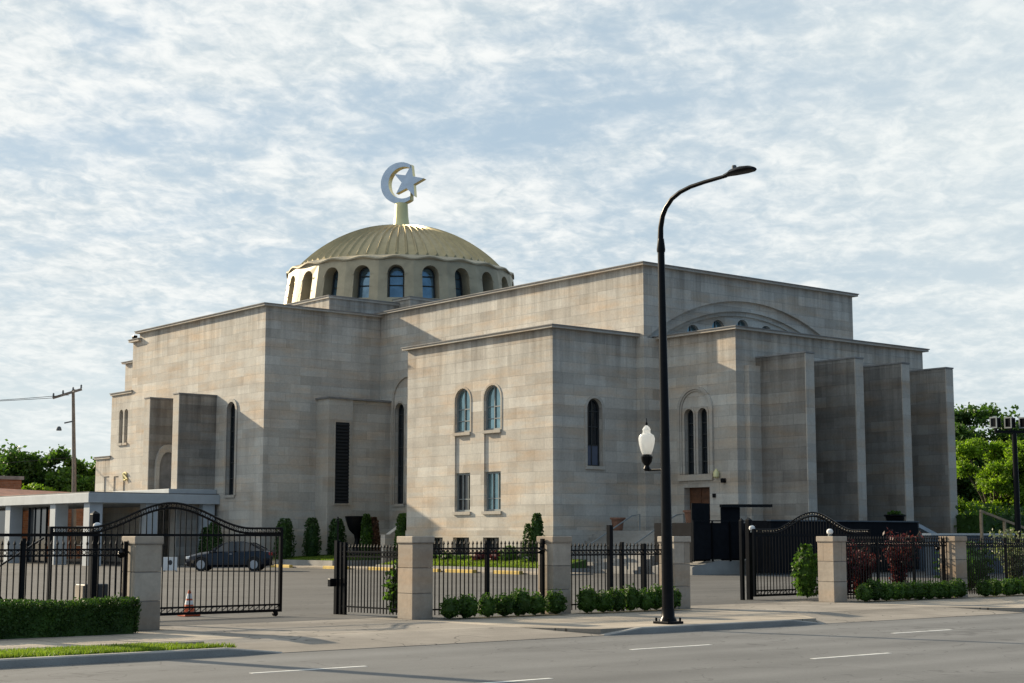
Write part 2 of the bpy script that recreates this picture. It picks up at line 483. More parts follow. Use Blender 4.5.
class MB:
    """collects geometry, then links it as one mesh object"""

    def __init__(self):
        self.v = []
        self.f = []

    def add(self, vs, fs):
        b = len(self.v)
        self.v += [tuple(p) for p in vs]
        self.f += [tuple(i + b for i in q) for q in fs]
        return self

    def box(self, x0, x1, y0, y1, z0, z1):
        vs = [(x, y, z) for z in (z0, z1) for y in (y0, y1) for x in (x0, x1)]
        return self.add(vs, [(0, 2, 3, 1), (4, 5, 7, 6), (0, 1, 5, 4), (2, 6, 7, 3), (0, 4, 6, 2), (1, 3, 7, 5)])

    def frustum(self, cx, cy, z0, z1, a0, b0, a1, b1):
        vs = [(cx + sx * a0, cy + sy * b0, z0) for sx, sy in ((-1, -1), (1, -1), (1, 1), (-1, 1))]
        vs += [(cx + sx * a1, cy + sy * b1, z1) for sx, sy in ((-1, -1), (1, -1), (1, 1), (-1, 1))]
        return self.add(vs, [(3, 2, 1, 0), (4, 5, 6, 7)] + [(i, (i + 1) % 4, 4 + (i + 1) % 4, 4 + i) for i in range(4)])

    def bar(self, p, q, w, h=None):
        """square bar between two points"""
        h = h or w
        p, q = Vector(p), Vector(q)
        d = (q - p).normalized()
        s = d.cross(Vector((0, 0, 1)))
        s = Vector((1, 0, 0)) if s.length < 1e-4 else s.normalized()
        t = s.cross(d).normalized()
        vs = []
        for c in (p, q):
            for a, b in ((-1, -1), (1, -1), (1, 1), (-1, 1)):
                vs.append(c + s * (a * w / 2) + t * (b * h / 2))
        return self.add(vs, [(3, 2, 1, 0), (4, 5, 6, 7)] + [(i, (i + 1) % 4, 4 + (i + 1) % 4, 4 + i) for i in range(4)])

    def tube(self, pts, r, n=8, cap=True):
        pts = [Vector(p) for p in pts]
        rs = r if isinstance(r, (list, tuple)) else [r] * len(pts)
        ref = None
        vs, fs = [], []
        for i, p in enumerate(pts):
            d = (pts[min(i + 1, len(pts) - 1)] - pts[max(i - 1, 0)]).normalized()
            if ref is None:
                ref = d.orthogonal().normalized()
            s = (ref - d * ref.dot(d)).normalized()
            ref = s
            t = d.cross(s)
            for k_ in range(n):
                a = 2 * math.pi * k_ / n
                vs.append(p + (s * math.cos(a) + t * math.sin(a)) * rs[i])
        for i in range(len(pts) - 1):
            for k_ in range(n):
                fs.append((i * n + k_, i * n + (k_ + 1) % n, (i + 1) * n + (k_ + 1) % n, (i + 1) * n + k_))
        if cap:
            fs.append(tuple(reversed(range(n))))
            fs.append(tuple(range((len(pts) - 1) * n, len(pts) * n)))
        return self.add(vs, fs)

    def lathe(self, prof, c=(0, 0, 0), n=16):
        vs, fs = [], []
        for r, z in prof:
            for k_ in range(n):
                a = 2 * math.pi * k_ / n
                vs.append((c[0] + r * math.cos(a), c[1] + r * math.sin(a), c[2] + z))
        for i in range(len(prof) - 1):
            for k_ in range(n):
                fs.append((i * n + k_, i * n + (k_ + 1) % n, (i + 1) * n + (k_ + 1) % n, (i + 1) * n + k_))
        fs.append(tuple(reversed(range(n))))
        fs.append(tuple(range((len(prof) - 1) * n, len(prof) * n)))
        return self.add(vs, fs)

    def prism(self, poly, fn, d0, d1):
        """polygon (u, v) drawn through fn(u, v, d), solid between depths d0 and d1"""
        n = len(poly)
        vs = [fn(u, v, d0) for u, v in poly] + [fn(u, v, d1) for u, v in poly]
        tr = tessellate_polygon([[Vector((u, v, 0)) for u, v in poly]])
        fs = [tuple(t) for t in tr] + [tuple(i + n for i in reversed(t)) for t in tr]
        fs += [(i, (i + 1) % n, n + (i + 1) % n, n + i) for i in range(n)]
        return self.add(vs, fs)

    def ring(self, outer, inner, fn, d0, d1):
        n = len(outer)
        vs = [fn(u, v, d) for d in (d0, d1) for loop in (outer, inner) for u, v in loop]
        fs = []
        for i in range(n):
            j = (i + 1) % n
            fs += [(i, j, n + j, n + i), (2 * n + i, 3 * n + i, 3 * n + j, 2 * n + j), (i, 2 * n + i, 2 * n + j, j), (n + i, n + j, 3 * n + j, 3 * n + i)]
        return self.add(vs, fs)

    def panel(self, outer, holes, fn, depths):
        """a wall face with openings cut through it and their reveals"""
        loops = [[Vector((u, v, 0)) for u, v in outer]] + [[Vector((u, v, 0)) for u, v in h] for h in holes]
        tr = tessellate_polygon(loops)
        flat = [p for lp in loops for p in lp]
        self.add([fn(p.x, p.y, 0.0) for p in flat], [tuple(t) for t in tr])
        for h, d in zip(holes, depths):
            n = len(h)
            self.add([fn(u, v, 0.0) for u, v in h] + [fn(u, v, d) for u, v in h], [(i, (i + 1) % n, n + (i + 1) % n, n + i) for i in range(n)])
        return self

    def build(self, name, mat, parent=None, smooth=False, bevel=0.0, local=False):
        if parent is None and not local:
            a = np.array(self.v)
            o0 = Vector(((a[:, 0].min() + a[:, 0].max()) / 2, (a[:, 1].min() + a[:, 1].max()) / 2, a[:, 2].min()))
        elif parent is not None and not local:
            o0 = ORIGIN[parent.name]
        else:
            o0 = Vector((0, 0, 0))
        me = bpy.data.meshes.new(name)
        me.from_pydata([(x - o0.x, y - o0.y, z - o0.z) for x, y, z in self.v], [], self.f)
        me.materials.append(M[mat])
        if smooth:
            me.shade_smooth()
            if smooth != 'all':
                me.set_sharp_from_angle(angle=math.radians(38))
        me.update()
        o = bpy.data.objects.new(name, me)
        COL.objects.link(o)
        if parent is not None:
            o.parent = parent
        elif not local:
            o.location = o0
        ORIGIN[o.name] = o0.copy()
        if bevel:
            b = o.modifiers.new('bevel', 'BEVEL')
            b.width = bevel
            b.segments = 2
            b.limit_method = 'ANGLE'
            b.angle_limit = math.radians(40)
        return o


def copy_tree(o, parent=None):
    c = o.copy()
    COL.objects.link(c)
    if parent is not None:
        c.parent = parent
    for ch in list(o.children):
        copy_tree(ch, c)
    return c


def structure(mb, name, mat, **kw):
    return tag(mb.build(name, mat, **kw), kind='structure')


def onX(X):
    return lambda u, v, d: (X + d, u, v)


def onY(Y):
    return lambda u, v, d: (u, Y + d, v)


def arch(u0, u1, z0, z1, n=10, grow=0.0, foot=None):
    """outline of a round-headed opening"""
    u0 -= grow
    u1 += grow
    z1 += grow
    z0 = z0 - (grow if foot is None else foot)
    r = (u1 - u0) / 2
    c = (u0 + u1) / 2
    return [(u0, z0), (u1, z0)] + [(c + r * math.cos(math.pi * i / n), z1 - r + r * math.sin(math.pi * i / n)) for i in range(n + 1)]


def rect(u0, u1, z0, z1, grow=0.0):
    return [(u0 - grow, z0 - grow), (u1 + grow, z0 - grow), (u1 + grow, z1 + grow), (u0 - grow, z1 + grow)]


def window(root, fn, shape, depth, glass='glass', frame='frame', fw=0.07, bars_u=(), bars_z=(), sill=None, surround=None, name='window'):
    """a framed window let into a wall: frame mesh with pane, sill and surround under it"""
    kind, u0, u1, z0, z1 = shape
    out = arch(u0, u1, z0, z1) if kind == 'arch' else rect(u0, u1, z0, z1)
    inn = arch(u0, u1, z0, z1, grow=-fw) if kind == 'arch' else rect(u0, u1, z0, z1, -fw)
    m = MB().ring(out, inn, fn, depth - 0.06, depth + 0.02)

    def top_at(u):
        if kind == 'rect':
            return z1 - fw * 0.5
        r = (u1 - u0) / 2
        c = (u0 + u1) / 2
        return z1 - r + math.sqrt(max(r * r - (u - c) ** 2, 0)) - fw * 0.5

    for t in bars_u:
        u = u0 + (u1 - u0) * t
        m.prism(rect(u - 0.025, u + 0.025, z0 + fw * 0.5, top_at(u)), fn, depth - 0.05, depth + 0.01)
    for z in bars_z:
        m.prism(rect(u0 + fw * 0.5, u1 - fw * 0.5, z - 0.022, z + 0.022), fn, depth - 0.046, depth + 0.008)
    w = m.build(name, frame, root)
    MB().prism(out, fn, depth + 0.02, depth + 0.05).build('pane', glass, w)
    if sill:
        MB().prism(rect(u0 - sill, u1 + sill, z0 - 0.17, z0 - 0.003), fn, -0.10, depth - 0.06).build('sill', 'trim_stone', w)
    if surround:
        g0, g1, pr = surround
        MB().ring(arch(u0, u1, z0, z1, grow=g1, foot=0.0) if kind == 'arch' else rect(u0, u1, z0, z1, g1),
                  arch(u0, u1, z0, z1, grow=g0, foot=0.0) if kind == 'arch' else rect(u0, u1, z0, z1, g0), fn, -pr, 0.01).build('surround', 'trim_stone', w)
    return w


def leaves(pts, size, rng, aspect=1.6):
    """many small leaf faces at the given points -> verts, faces"""
    n = len(pts)
    a = rng.normal(size=(n, 3))
    a /= np.linalg.norm(a, axis=1)[:, None]
    b = rng.normal(size=(n, 3))
    b -= a * (a * b).sum(1)[:, None]
    b /= np.linalg.norm(b, axis=1)[:, None]
    s = size * rng.uniform(0.6, 1.35, n)[:, None]
    a = a * s * aspect * 0.5
    b = b * s * 0.5
    v = np.empty((n * 4, 3))
    v[0::4] = pts - a
    v[1::4] = pts + b
    v[2::4] = pts + a
    v[3::4] = pts - b
    return v, n


def leaf_object(name, pts, size, mat, rng, parent=None, origin=None, core=None, aspect=1.6):
    v, n = leaves(np.asarray(pts), size, rng, aspect)
    me = bpy.data.meshes.new(name)
    o0 = np.array(ORIGIN[parent.name]) if parent is not None else np.array(origin)
    faces = np.arange(n * 4).reshape(n, 4)
    vv = (v - o0)
    fl = faces.tolist()
    if core is not None:
        cv_, cf = core
        base = len(vv)
        vv = np.vstack([vv, np.asarray(cv_) - o0])
        fl += [tuple(i + base for i in f) for f in cf]
    me.from_pydata(vv.tolist(), [], fl)
    me.materials.append(M[mat])
    me.update()
    o = bpy.data.objects.new(name, me)
    COL.objects.link(o)
    if parent is not None:
        o.parent = parent
    else:
        o.location = tuple(o0)
    ORIGIN[o.name] = Vector(tuple(o0))
    return o


def lump(c, rx, ry, rz, rng, n=10, m=7, rough=0.15):
    """uneven closed lump"""
    vs, fs = [], []
    for i in range(m + 1):
        t = math.pi * i / m
        for k_ in range(n):
            a = 2 * math.pi * k_ / n
            q = 1 + rng.uniform(-rough, rough)
            vs.append((c[0] + rx * q * math.sin(t) * math.cos(a), c[1] + ry * q * math.sin(t) * math.sin(a), c[2] + rz * q * math.cos(t)))
    for i in range(m):
        for k_ in range(n):
            fs.append((i * n + k_, i * n + (k_ + 1) % n, (i + 1) * n + (k_ + 1) % n, (i + 1) * n + k_))
    return vs, fs


def shell_points(c, rx, ry, rz, n, rng, inner=0.75, zmin=-1.0):
    d = rng.normal(size=(n, 3))
    d /= np.linalg.norm(d, axis=1)[:, None]
    d = d[d[:, 2] > zmin]
    r = rng.uniform(inner, 1.06, len(d))[:, None]
    return np.array(c) + d * r * np.array([rx, ry, rz])


# ------------------------------------------------------------------ ground, road, pavements
structure(MB().box(-900, 1500, -500, 1800, -0.60, -0.20), 'ground', 'earth')
KY = 22.3      # kerb line
structure(MB().box(-140, 220, -30, KY, -0.5, -0.12), 'road', 'road')
structure(MB().box(-140, 220, 24.0, 27.36, -0.5, 0.0), 'sidewalk', 'concrete')
structure(MB().box(-140, 220, 27.36, 150, -0.5, -0.008), 'parking_lot', 'lot')


def apron_mesh(x0, x1, flare):
    m = MB()
    vs = [(x0 - flare, KY, -0.112), (x1 + flare, KY, -0.112), (x1, 24.0, 0.004), (x0, 24.0, 0.004),
          (x0 - flare, KY, -0.5), (x1 + flare, KY, -0.5), (x1, 24.0, -0.5), (x0, 24.0, -0.5)]
    m.add(vs, [(0, 1, 2, 3), (7, 6, 5, 4), (0, 4, 5, 1), (2, 6, 7, 3), (1, 5, 6, 2), (0, 3, 7, 4)])
    return m


structure(apron_mesh(12.9, 19.6, 0.9), 'driveway', 'apron')
structure(apron_mesh(28.0, 33.4, 1.2), 'driveway', 'apron')
structure(MB().box(13.9, 19.55, 24.02, 28.4, -0.4, 0.004), 'driveway', 'apron')
structure(MB().box(28.05, 33.4, 24.02, 28.4, -0.4, 0.004), 'driveway', 'apron')


def verge(x0, x1, taper0, taper1, mat, name):
    """raised strip between kerb and pavement, its ends running down to the driveways"""
    vs = [(x0, KY + 0.16, -0.002), (x1, KY + 0.16, -0.002 if taper1 <= 0 else -0.10), (x1 - taper1, 24.0, -0.002), (x0 + taper0, 24.0, -0.002)]
    vs = vs + [(x, y, -0.5) for x, y, z in vs]
    return structure(MB().add(vs, [(0, 1, 2, 3), (7, 6, 5, 4), (0, 4, 5, 1), (2, 6, 7, 3), (1, 5, 6, 2), (0, 3, 7, 4)]), name, mat)


def kerb(x0, x1, drop0, drop1):
    m = MB()
    xs = [x0] + ([x0 + 1.0] if drop0 else []) + ([x1 - 1.0] if drop1 else []) + [x1]
    zs = [(-0.10 if drop0 else 0.004)] + ([0.004] if drop0 else []) + ([0.004] if drop1 else []) + [(-0.10 if drop1 else 0.004)]
    vs, fs = [], []
    for x, z in zip(xs, zs):
        vs += [(x, KY - 0.01, -0.4), (x, KY - 0.01, z - 0.02), (x, KY + 0.02, z), (x, KY + 0.158, z), (x, KY + 0.158, -0.4)]
    for i in range(len(xs) - 1):
        for j in range(5):
            a, b = i * 5 + j, i * 5 + (j + 1) % 5
            fs.append((a, b, b + 5, a + 5))
    fs += [(4, 3, 2, 1, 0), tuple(range(len(vs) - 5, len(vs)))]
    return structure(m.add(vs, fs), 'kerb', 'kerb')


verge(-140, 13.3, 0, 1.9, 'earth', 'verge')
verge(20.5, 26.8, -0.9, -1.2, 'concrete', 'verge')
verge(34.6, 220, -1.2, 0, 'concrete', 'verge')
kerb(-140, 13.4, False, True)
kerb(20.45, 26.85, True, True)
kerb(34.55, 220, True, False)

for y, xs in ((19.3, (-3.3, 3.9, 11.1, 18.3, 25.3, 32.5, 39.7)), (16.1, (4.7, 11.9, 19.1, 26.3, 33.5))):
    for x in xs:
        vs = [(x, y - 0.05, -0.116), (x + 1.9, y - 0.05, -0.116), (x + 1.9, y + 0.05, -0.116), (x, y + 0.05, -0.116)]
        vs = vs + [(a, b, -0.13) for a, b, c in vs]
        structure(MB().add(vs, [(0, 1, 2, 3), (0, 4, 5, 1), (1, 5, 6, 2), (2, 6, 7, 3), (3, 7, 4, 0)]), 'lane_marking', 'paint')


def grass(name, x0, x1, y0, y1, z, n, h, seed, keep=None, w=0.012, slope=None):
    rng = np.random.default_rng(seed)
    x = rng.uniform(x0, x1, n)
    y = rng.uniform(y0, y1, n)
    if keep is not None:
        q = keep(x, y)
        x, y = x[q], y[q]
    n = len(x)
    a = rng.uniform(0, 2 * np.pi, n)
    z0 = z
    if slope:
        z = z + (x - slope[0]) * slope[1]
    else:
        z = np.full(n, z)
    hh = h * rng.uniform(0.5, 1.3, n)
    v = np.empty((n * 3, 3))
    v[0::3] = np.c_[x - w * np.cos(a), y - w * np.sin(a), z]
    v[1::3] = np.c_[x + w * np.cos(a), y + w * np.sin(a), z]
    v[2::3] = np.c_[x + rng.normal(0, h * 0.4, n), y + rng.normal(0, h * 0.4, n), z + hh]
    me = bpy.data.meshes.new(name)
    o0 = np.array([(x0 + x1) / 2, (y0 + y1) / 2, z0])
    me.from_pydata((v - o0).tolist(), [], np.arange(n * 3).reshape(n, 3).tolist())
    me.materials.append(M['blade'])
    o = bpy.data.objects.new(name, me)
    COL.objects.link(o)
    o.location = tuple(o0)
    return tag(o, kind='stuff')


g = grass('grass', 5.5, 13.1, KY + 0.2, 23.75, -0.01, 26000, 0.065, 3, lambda x, y: (x + (np.abs(y - 22.5)) * 0.9 + np.sin(y * 9) * 0.12 < 12.75 + np.sin(x * 31 + y * 17) * 0.2) & (np.sin(x * 4.3 + 2.0 * np.sin(y * 5.1)) + np.sin(x * 1.7 + y * 7.3) + np.random.default_rng(8).uniform(-0.5, 2.4, len(x)) > -0.9))
tag(g, 'ragged green grass strip growing between the kerb and the pavement', 'grass')

# lot-side walks, lawns and yellow kerbs in front of the building
structure(MB().box(47.2, 49.3, 54.5, 83.9, -0.3, 0.07), 'path', 'concrete')
structure(MB().box(49.3, 56.5, 72.9, 76.2, -0.3, 0.069), 'path', 'concrete')
for x0, x1, y0, y1, seed, nb, ze, zt in ((49.36, 51.6, 57.6, 72.2, 11, 15000, 0.22, 0.64), (49.36, 57.5, 76.9, 84.1, 12, 24000, 0.38, 0.84)):
    structure(MB().box(x0 - 0.14, x0, y0 - 0.3, y1, -0.2, ze), 'kerb', 'kerb')
    structure(MB().box(x0, x1, y0 - 0.3, y0 - 0.15, -0.2, ze - 0.002), 'kerb', 'kerb')
    ly0 = y0 - 0.15
    structure(MB().add([(x0, ly0, -0.2), (x1, ly0, -0.2), (x1, y1, -0.2), (x0, y1, -0.2), (x0, ly0, ze), (x1, ly0, zt), (x1, y1, zt), (x0, y1, ze)],
                       [(3, 2, 1, 0), (4, 5, 6, 7), (0, 1, 5, 4), (1, 2, 6, 5), (2, 3, 7, 6), (3, 0, 4, 7)]), 'lawn', 'lawn')
    g = grass('lawn_grass', x0 + 0.03, x1 - 0.3, y0, y1 - 0.3, ze - 0.01, nb, 0.09, seed, w=0.03, slope=(x0, (zt - ze) / (x1 - x0)))
    tag(g, 'bright clipped lawn in front of the pale front block' if seed == 11 else 'bright lawn in the shaded nook left of the front block', 'lawn')
for y0, y1 in ((57.0, 59.0), (60.5, 62.8), (63.4, 65.4), (67.4, 69.6), (71.6, 74.0), (77.5, 79.6)):
    o = MB().box(46.92, 47.15, y0, y1, -0.05, 0.15).build('kerb_stone', 'yellow', bevel=0.02)
    tag(o, kind='structure')

# ------------------------------------------------------------------ the domed building
mq = empty('mosque', (62, 80, 0), 'pale limestone domed building with stepped blocks, tall fins and gilt crescent', 'building')
E_NOTHING = []


def top_attr(o, h):
    me = o.data
    a = me.attributes.new('near_top', 'FLOAT', 'POINT')
    a.data.foreach_set('value', [10.0 - max(0.0, h - v.co.z) for v in me.vertices])
    return o


def block(x0, x1, y0, y1, h, left=E_NOTHING, front=E_NOTHING, dl=(), df=(), z0=-0.3, mat='limestone', cornice=0.10, out=0.25, name='wall'):
    """one mass of the building: a faced box with openings on its two street sides"""
    m = MB()
    m.panel([(y1, z0), (y0, z0), (y0, h), (y1, h)], left, onX(x0), dl)
    m.panel([(x0, z0), (x1, z0), (x1, h), (x0, h)], front, onY(y0), df)
    m.add([(x1, y0, z0), (x1, y1, z0), (x1, y1, h), (x1, y0, h)], [(0, 1, 2, 3)])
    m.add([(x1, y1, z0), (x0, y1, z0), (x0, y1, h), (x1, y1, h)], [(0, 1, 2, 3)])
    m.add([(x0, y0, h), (x1, y0, h), (x1, y1, h), (x0, y1, h)], [(0, 1, 2, 3)])
    w = top_attr(m.build(name, mat, mq), h)
    if cornice:
        MB().box(x0 - out, x1 + out, y0 - out, y1 + out, h - cornice, h + 0.02).build('cornice', 'trim_stone', w)
        MB().box(x0 - out - 0.05, x1 + out + 0.05, y0 - out - 0.05, y1 + out + 0.05, h + 0.021, h + 0.07).build('coping', 'cornice_stone', w)
    return w


# block sizes (metres)
XB0, XB1, YB0, YB1, HB = 51.71, 57.80, 60.13, 72.83, 12.42
XT0, XT1, YT0, YT1, HT = 57.59, 75.07, 59.54, 122.0, 16.22
XA0, YA0, YA1, HA = 48.97, 84.19, 101.6, 16.05
XQ0, XQ1, YQ0, HQ = 58.71, 74.29, 54.03, 12.30

b_strips = [(66.97, 68.34), (64.34, 65.76)]
b_base = [(69.32, 70.6), (66.96, 68.38), (64.40, 65.75)]
block(XB0, XB1, YB0, YB1, HB,
      left=[arch(a, b, 3.08, 9.76) for a, b in b_strips] + [rect(a, b, 0.75, 1.70) for a, b in b_base],
      dl=[0.5, 0.5, 0.4, 0.4, 0.4],
      front=[arch(54.02, 55.08, 5.36, 8.88)], df=[0.4])
LZ = 12.25          # hidden foot of the lunette, below the entrance block's roof


def segment(r, c=66.0, zc=1.02, n=26):
    a0 = math.asin((LZ - zc) / r)
    return [(c + r * math.cos(a0 + (math.pi - 2 * a0) * i / n), zc + r * math.sin(a0 + (math.pi - 2 * a0) * i / n)) for i in range(n + 1)]


LWIN = [(65.93 + 2.0 * i, t) for i, t in ((-2, 13.35), (-1, 13.80), (0, 13.98), (1, 13.80), (2, 13.35))]
block(XT0, XT1, YT0, YT1, HT,
      left=[arch(81.42, 82.44, 3.8, 10.22), arch(79.7, 80.75, 3.8, 10.22)], dl=[0.4, 0.4],
      front=[segment(13.9)], df=[0.22])
lun = MB()
lun.panel(segment(13.9), [segment(13.35)], onY(YT0 + 0.22), [0.20])
lun.panel(segment(13.35), [segment(13.12)], onY(YT0 + 0.42), [0.14])
lun.panel(segment(13.12), [arch(c - 0.50, c + 0.50, LZ + 0.02, t) for c, t in LWIN], onY(YT0 + 0.56), [0.4] * 5)
lun.build('lunette', 'limestone', mq)
block(XA0, XT0 + 0.05, YA0, YA1, HA,
      left=[arch(87.62, 88.72, 4.35, 10.25)], dl=[0.35])
block(75.0, 83.7, YA0, YA1, HA)
block(XQ0, XQ1, YQ0, YT0 + 0.1, HQ,
      left=[arch(57.01, 57.68, 4.94, 8.35), arch(56.04, 56.7, 4.94, 8.35), rect(55.98, 57.81, 2.08, 4.27)], dl=[0.4, 0.4, 0.75])
block(XA0 + 0.01, 57.0, YA1 - 0.05, 102.62, 15.55, cornice=0.14)
block(XA0 + 0.02, 57.0, 102.60, 105.85, 11.95,
      left=[arch(103.95, 104.55, 8.35, 10.75), arch(103.15, 103.72, 8.35, 10.75), rect(102.75, 103.6, 4.0, 6.0), rect(104.36, 105.15, 4.0, 6.02)], dl=[0.35] * 4, cornice=0.12, out=0.10)
block(XA0 + 0.03, 57.0, 105.83, 108.25, 7.45, left=[rect(105.9, 106.75, 4.0, 6.05)], dl=[0.35], cornice=0.12, out=0.10)
block(XQ1 - 1.0, 80.0, 62.0, 83.0, 9.0, cornice=0.14)

# water table: the base course that stands out below the main floor
PZ = 2.08


def plinth(x0, x1, y0, y1, o=0.07, gaps=()):
    pl = MB()
    pl.box(x0 - o, x1, y0 - o, y0, -0.3, PZ)
    ys = [y0] + [v for g_ in gaps for v in g_] + [y1]
    for a, b in zip(ys[0::2], ys[1::2]):
        pl.box(x0 - o, x0, a, b, -0.3, PZ)
    for a, b in gaps:
        pl.box(x0 - o, x0, a, b, -0.3, 0.75)
        pl.box(x0 - o, x0, a, b, 1.70, PZ)
    pl.build('base_course', 'trim_stone', mq)


plinth(XB0, XB1, YB0, YB1, gaps=sorted(b_base))
plinth(XA0, XT0, YA0, YA1)
# front block windows
for i, (a, b) in enumerate(b_strips):
    window(mq, onX(XB0), ('arch', a, b, 7.36, 9.76), 0.20, 'glass_sky', 'frame_grey', 0.10, (0.5,), (7.98, 8.62), sill=0.06, surround=(0.0, 0.11, 0.03))
    window(mq, onX(XB0), ('rect', a, b, 3.08, 5.16), 0.24, 'glass_sky' if i else 'glass', 'frame_grey', 0.10, (0.30, 0.62), (3.75,), sill=0.10)
    sp = MB().prism(rect(a, b, 5.165, 7.18), onX(XB0), 0.08, 0.45)
    sp.build('spandrel', 'limestone', mq)
for a, b in b_base:
    window(mq, onX(XB0), ('rect', a, b, 0.75, 1.70), 0.25, 'glass', 'frame', 0.06, (0.33, 0.66), ())
w = window(mq, onY(YB0), ('arch', 54.02, 55.08, 5.36, 8.88), 0.28, 'glass', 'frame', 0.07, (0.5,), (6.45, 7.4, 8.2), sill=0.12, surround=(0.0, 0.16, 0.05))
MB().prism(rect(54.10, 55.0, 5.43, 6.42), onY(YB0), 0.262, 0.29).build('lower_pane', 'blue_pane', w)

# paired windows over the entrance door, in a moulded arch
for a, b in ((57.01, 57.68), (56.04, 56.7)):
    window(mq, onX(XQ0), ('arch', a, b, 4.94, 8.35), 0.28, 'glass', 'frame', 0.05, (), (5.6, 6.3, 7.0, 7.6), surround=(0.0, 0.10, 0.06))
am = MB()
am.ring(arch(55.9, 57.89, 4.94, 9.25, 14, 0.26, 0.0), arch(55.9, 57.89, 4.94, 9.25, 14, 0.10, 0.0), onX(XQ0), -0.12, 0.01)
am.ring(arch(55.9, 57.89, 4.94, 9.25, 14, 0.09, 0.0), arch(55.9, 57.89, 4.94, 9.25, 14, 0.0, 0.0), onX(XQ0), -0.07, 0.01)
am.build('arch_moulding', 'trim_stone', mq)
MB().prism(rect(55.68, 58.14, 4.62, 4.93), onX(XQ0), -0.14, 0.02).build('door_lintel', 'trim_stone', mq)
dr = MB()
dr.prism(rect(55.98, 57.81, 2.08, 4.27), onX(XQ0), 0.42, 0.50)
for a, b in ((56.08, 56.83), (56.95, 57.71)):
    for z0 in (2.2, 2.75, 3.3, 3.8):
        dr.prism(rect(a, b, z0, z0 + 0.38), onX(XQ0), 0.385, 0.425)
door = dr.build('door', 'door_wood', mq)
MB().bar((XQ0 + 0.36, 56.8, 3.0), (XQ0 + 0.36, 56.8, 3.3), 0.04).build('handle', 'gold_bright', door)
# wall fittings right of the door
MB().lathe([(0.05, 0), (0.16, 0.08), (0.17, 0.3), (0.08, 0.42), (0.02, 0.5)], (XQ0 - 0.16, 55.36, 4.68), 10).build('wall_lantern', 'gold_pale', mq, smooth=True)
MB().box(XQ0 - 0.22, XQ0, 54.83, 55.03, 4.45, 4.68).build('wall_camera', 'iron', mq, bevel=0.03)
MB().box(XQ0 - 0.10, XQ0, 55.55, 55.73, 3.72, 3.92).build('wall_box', 'iron', mq, bevel=0.02)

# tall shaded windows in the nook, their arch
for a, b in ((81.42, 82.44), (79.7, 80.75)):
    window(mq, onX(XT0), ('arch', a, b, 3.8, 10.22), 0.3, 'glass', 'frame', 0.06, (0.5,), (5.0, 6.2, 7.4, 8.6, 9.5), sill=0.1, surround=(0.0, 0.12, 0.05))
MB().ring(arch(79.35, 82.75, 3.8, 12.0, 16, 0.0, 0.0), arch(79.35, 82.75, 3.8, 12.0, 16, -0.18, 0.0), onX(XT0), -0.10, 0.01).build('arch_moulding', 'trim_stone', mq)
# slender window of the left wing
window(mq, onX(XA0), ('arch', 87.62, 88.72, 4.35, 10.25), 0.28, 'glass', 'frame', 0.07, (0.5,), (5.4, 6.4, 7.4, 8.4, 9.3), sill=0.08, surround=(0.0, 0.2, 0.08))
# lunette over the entrance block: sweeping relief arcs and small round-headed windows
for c, t in LWIN:
    window(mq, onY(YT0 + 0.56), ('arch', c - 0.50, c + 0.50, LZ + 0.02, t), 0.25, 'glass_sky', 'frame_grey', 0.06, (0.5,), (12.9,))
# fins of the entrance block
for i in range(4):
    c = 60.52 + 3.87 * i
    f = MB().box(c - 0.32, c + 0.32, 50.8, YQ0 + 0.05, -0.3, 10.82).build('buttress', 'shade_soot_stone', mq, bevel=0.02)  # shade of the sides is put into darker stone, front slab stays pale
    top_attr(f, 10.82)
    MB().box(c - 0.32, c + 0.32, 50.74, 50.797, -0.3, 10.81).build('facing', 'trim_stone', f)
    MB().box(c - 0.35, c + 0.35, 50.71, YQ0 + 0.04, 10.823, 10.90).build('coping', 'cornice_stone', f)
MB().box(59.35, 73.2, YQ0 - 0.30, YQ0 + 0.02, -0.3, 10.4).build('wall', 'limestone', mq)
# fins of the left wing and the pointed portal on the inner one
for y in (90.2, 94.27):
    f = MB().box(46.35, XA0 + 0.05, y, y + 0.78, -0.3, 10.74).build('buttress', 'shade_soot_stone', mq, bevel=0.02)
    top_attr(f, 10.74)
    MB().box(46.29, 46.347, y, y + 0.78, -0.3, 10.73).build('facing', 'trim_stone', f)
    MB().box(46.26, XA0 + 0.04, y - 0.03, y + 0.81, 10.743, 10.82).build('coping', 'cornice_stone', f)


def pointed(u0, u1, z0, zs, z1, n=8):
    c = (u0 + u1) / 2
    out = [(u0, z0), (u1, z0), (u1, zs)]
    for i in range(1, n + 1):
        t = i / n
        out.append((c + (u1 - c) * math.cos(t * math.pi / 2) ** 0.8 * (1 - 0.0 * t), zs + (z1 - zs) * math.sin(t * math.pi / 2)))
    for i in range(n - 1, -1, -1):
        t = i / n
        out.append((c - (c - u0) * math.cos(t * math.pi / 2) ** 0.8, zs + (z1 - zs) * math.sin(t * math.pi / 2)))
    return out


po = MB().ring(pointed(46.75, 48.6, 3.9, 6.2, 7.75), pointed(47.0, 48.35, 3.9, 6.1, 7.25), onY(94.27), -0.22, 0.01).build('portal', 'trim_stone', mq)
MB().prism(pointed(47.0, 48.35, 3.9, 6.1, 7.25), onY(94.27), -0.04, 0.005).build('niche', 'cornice_stone', po)
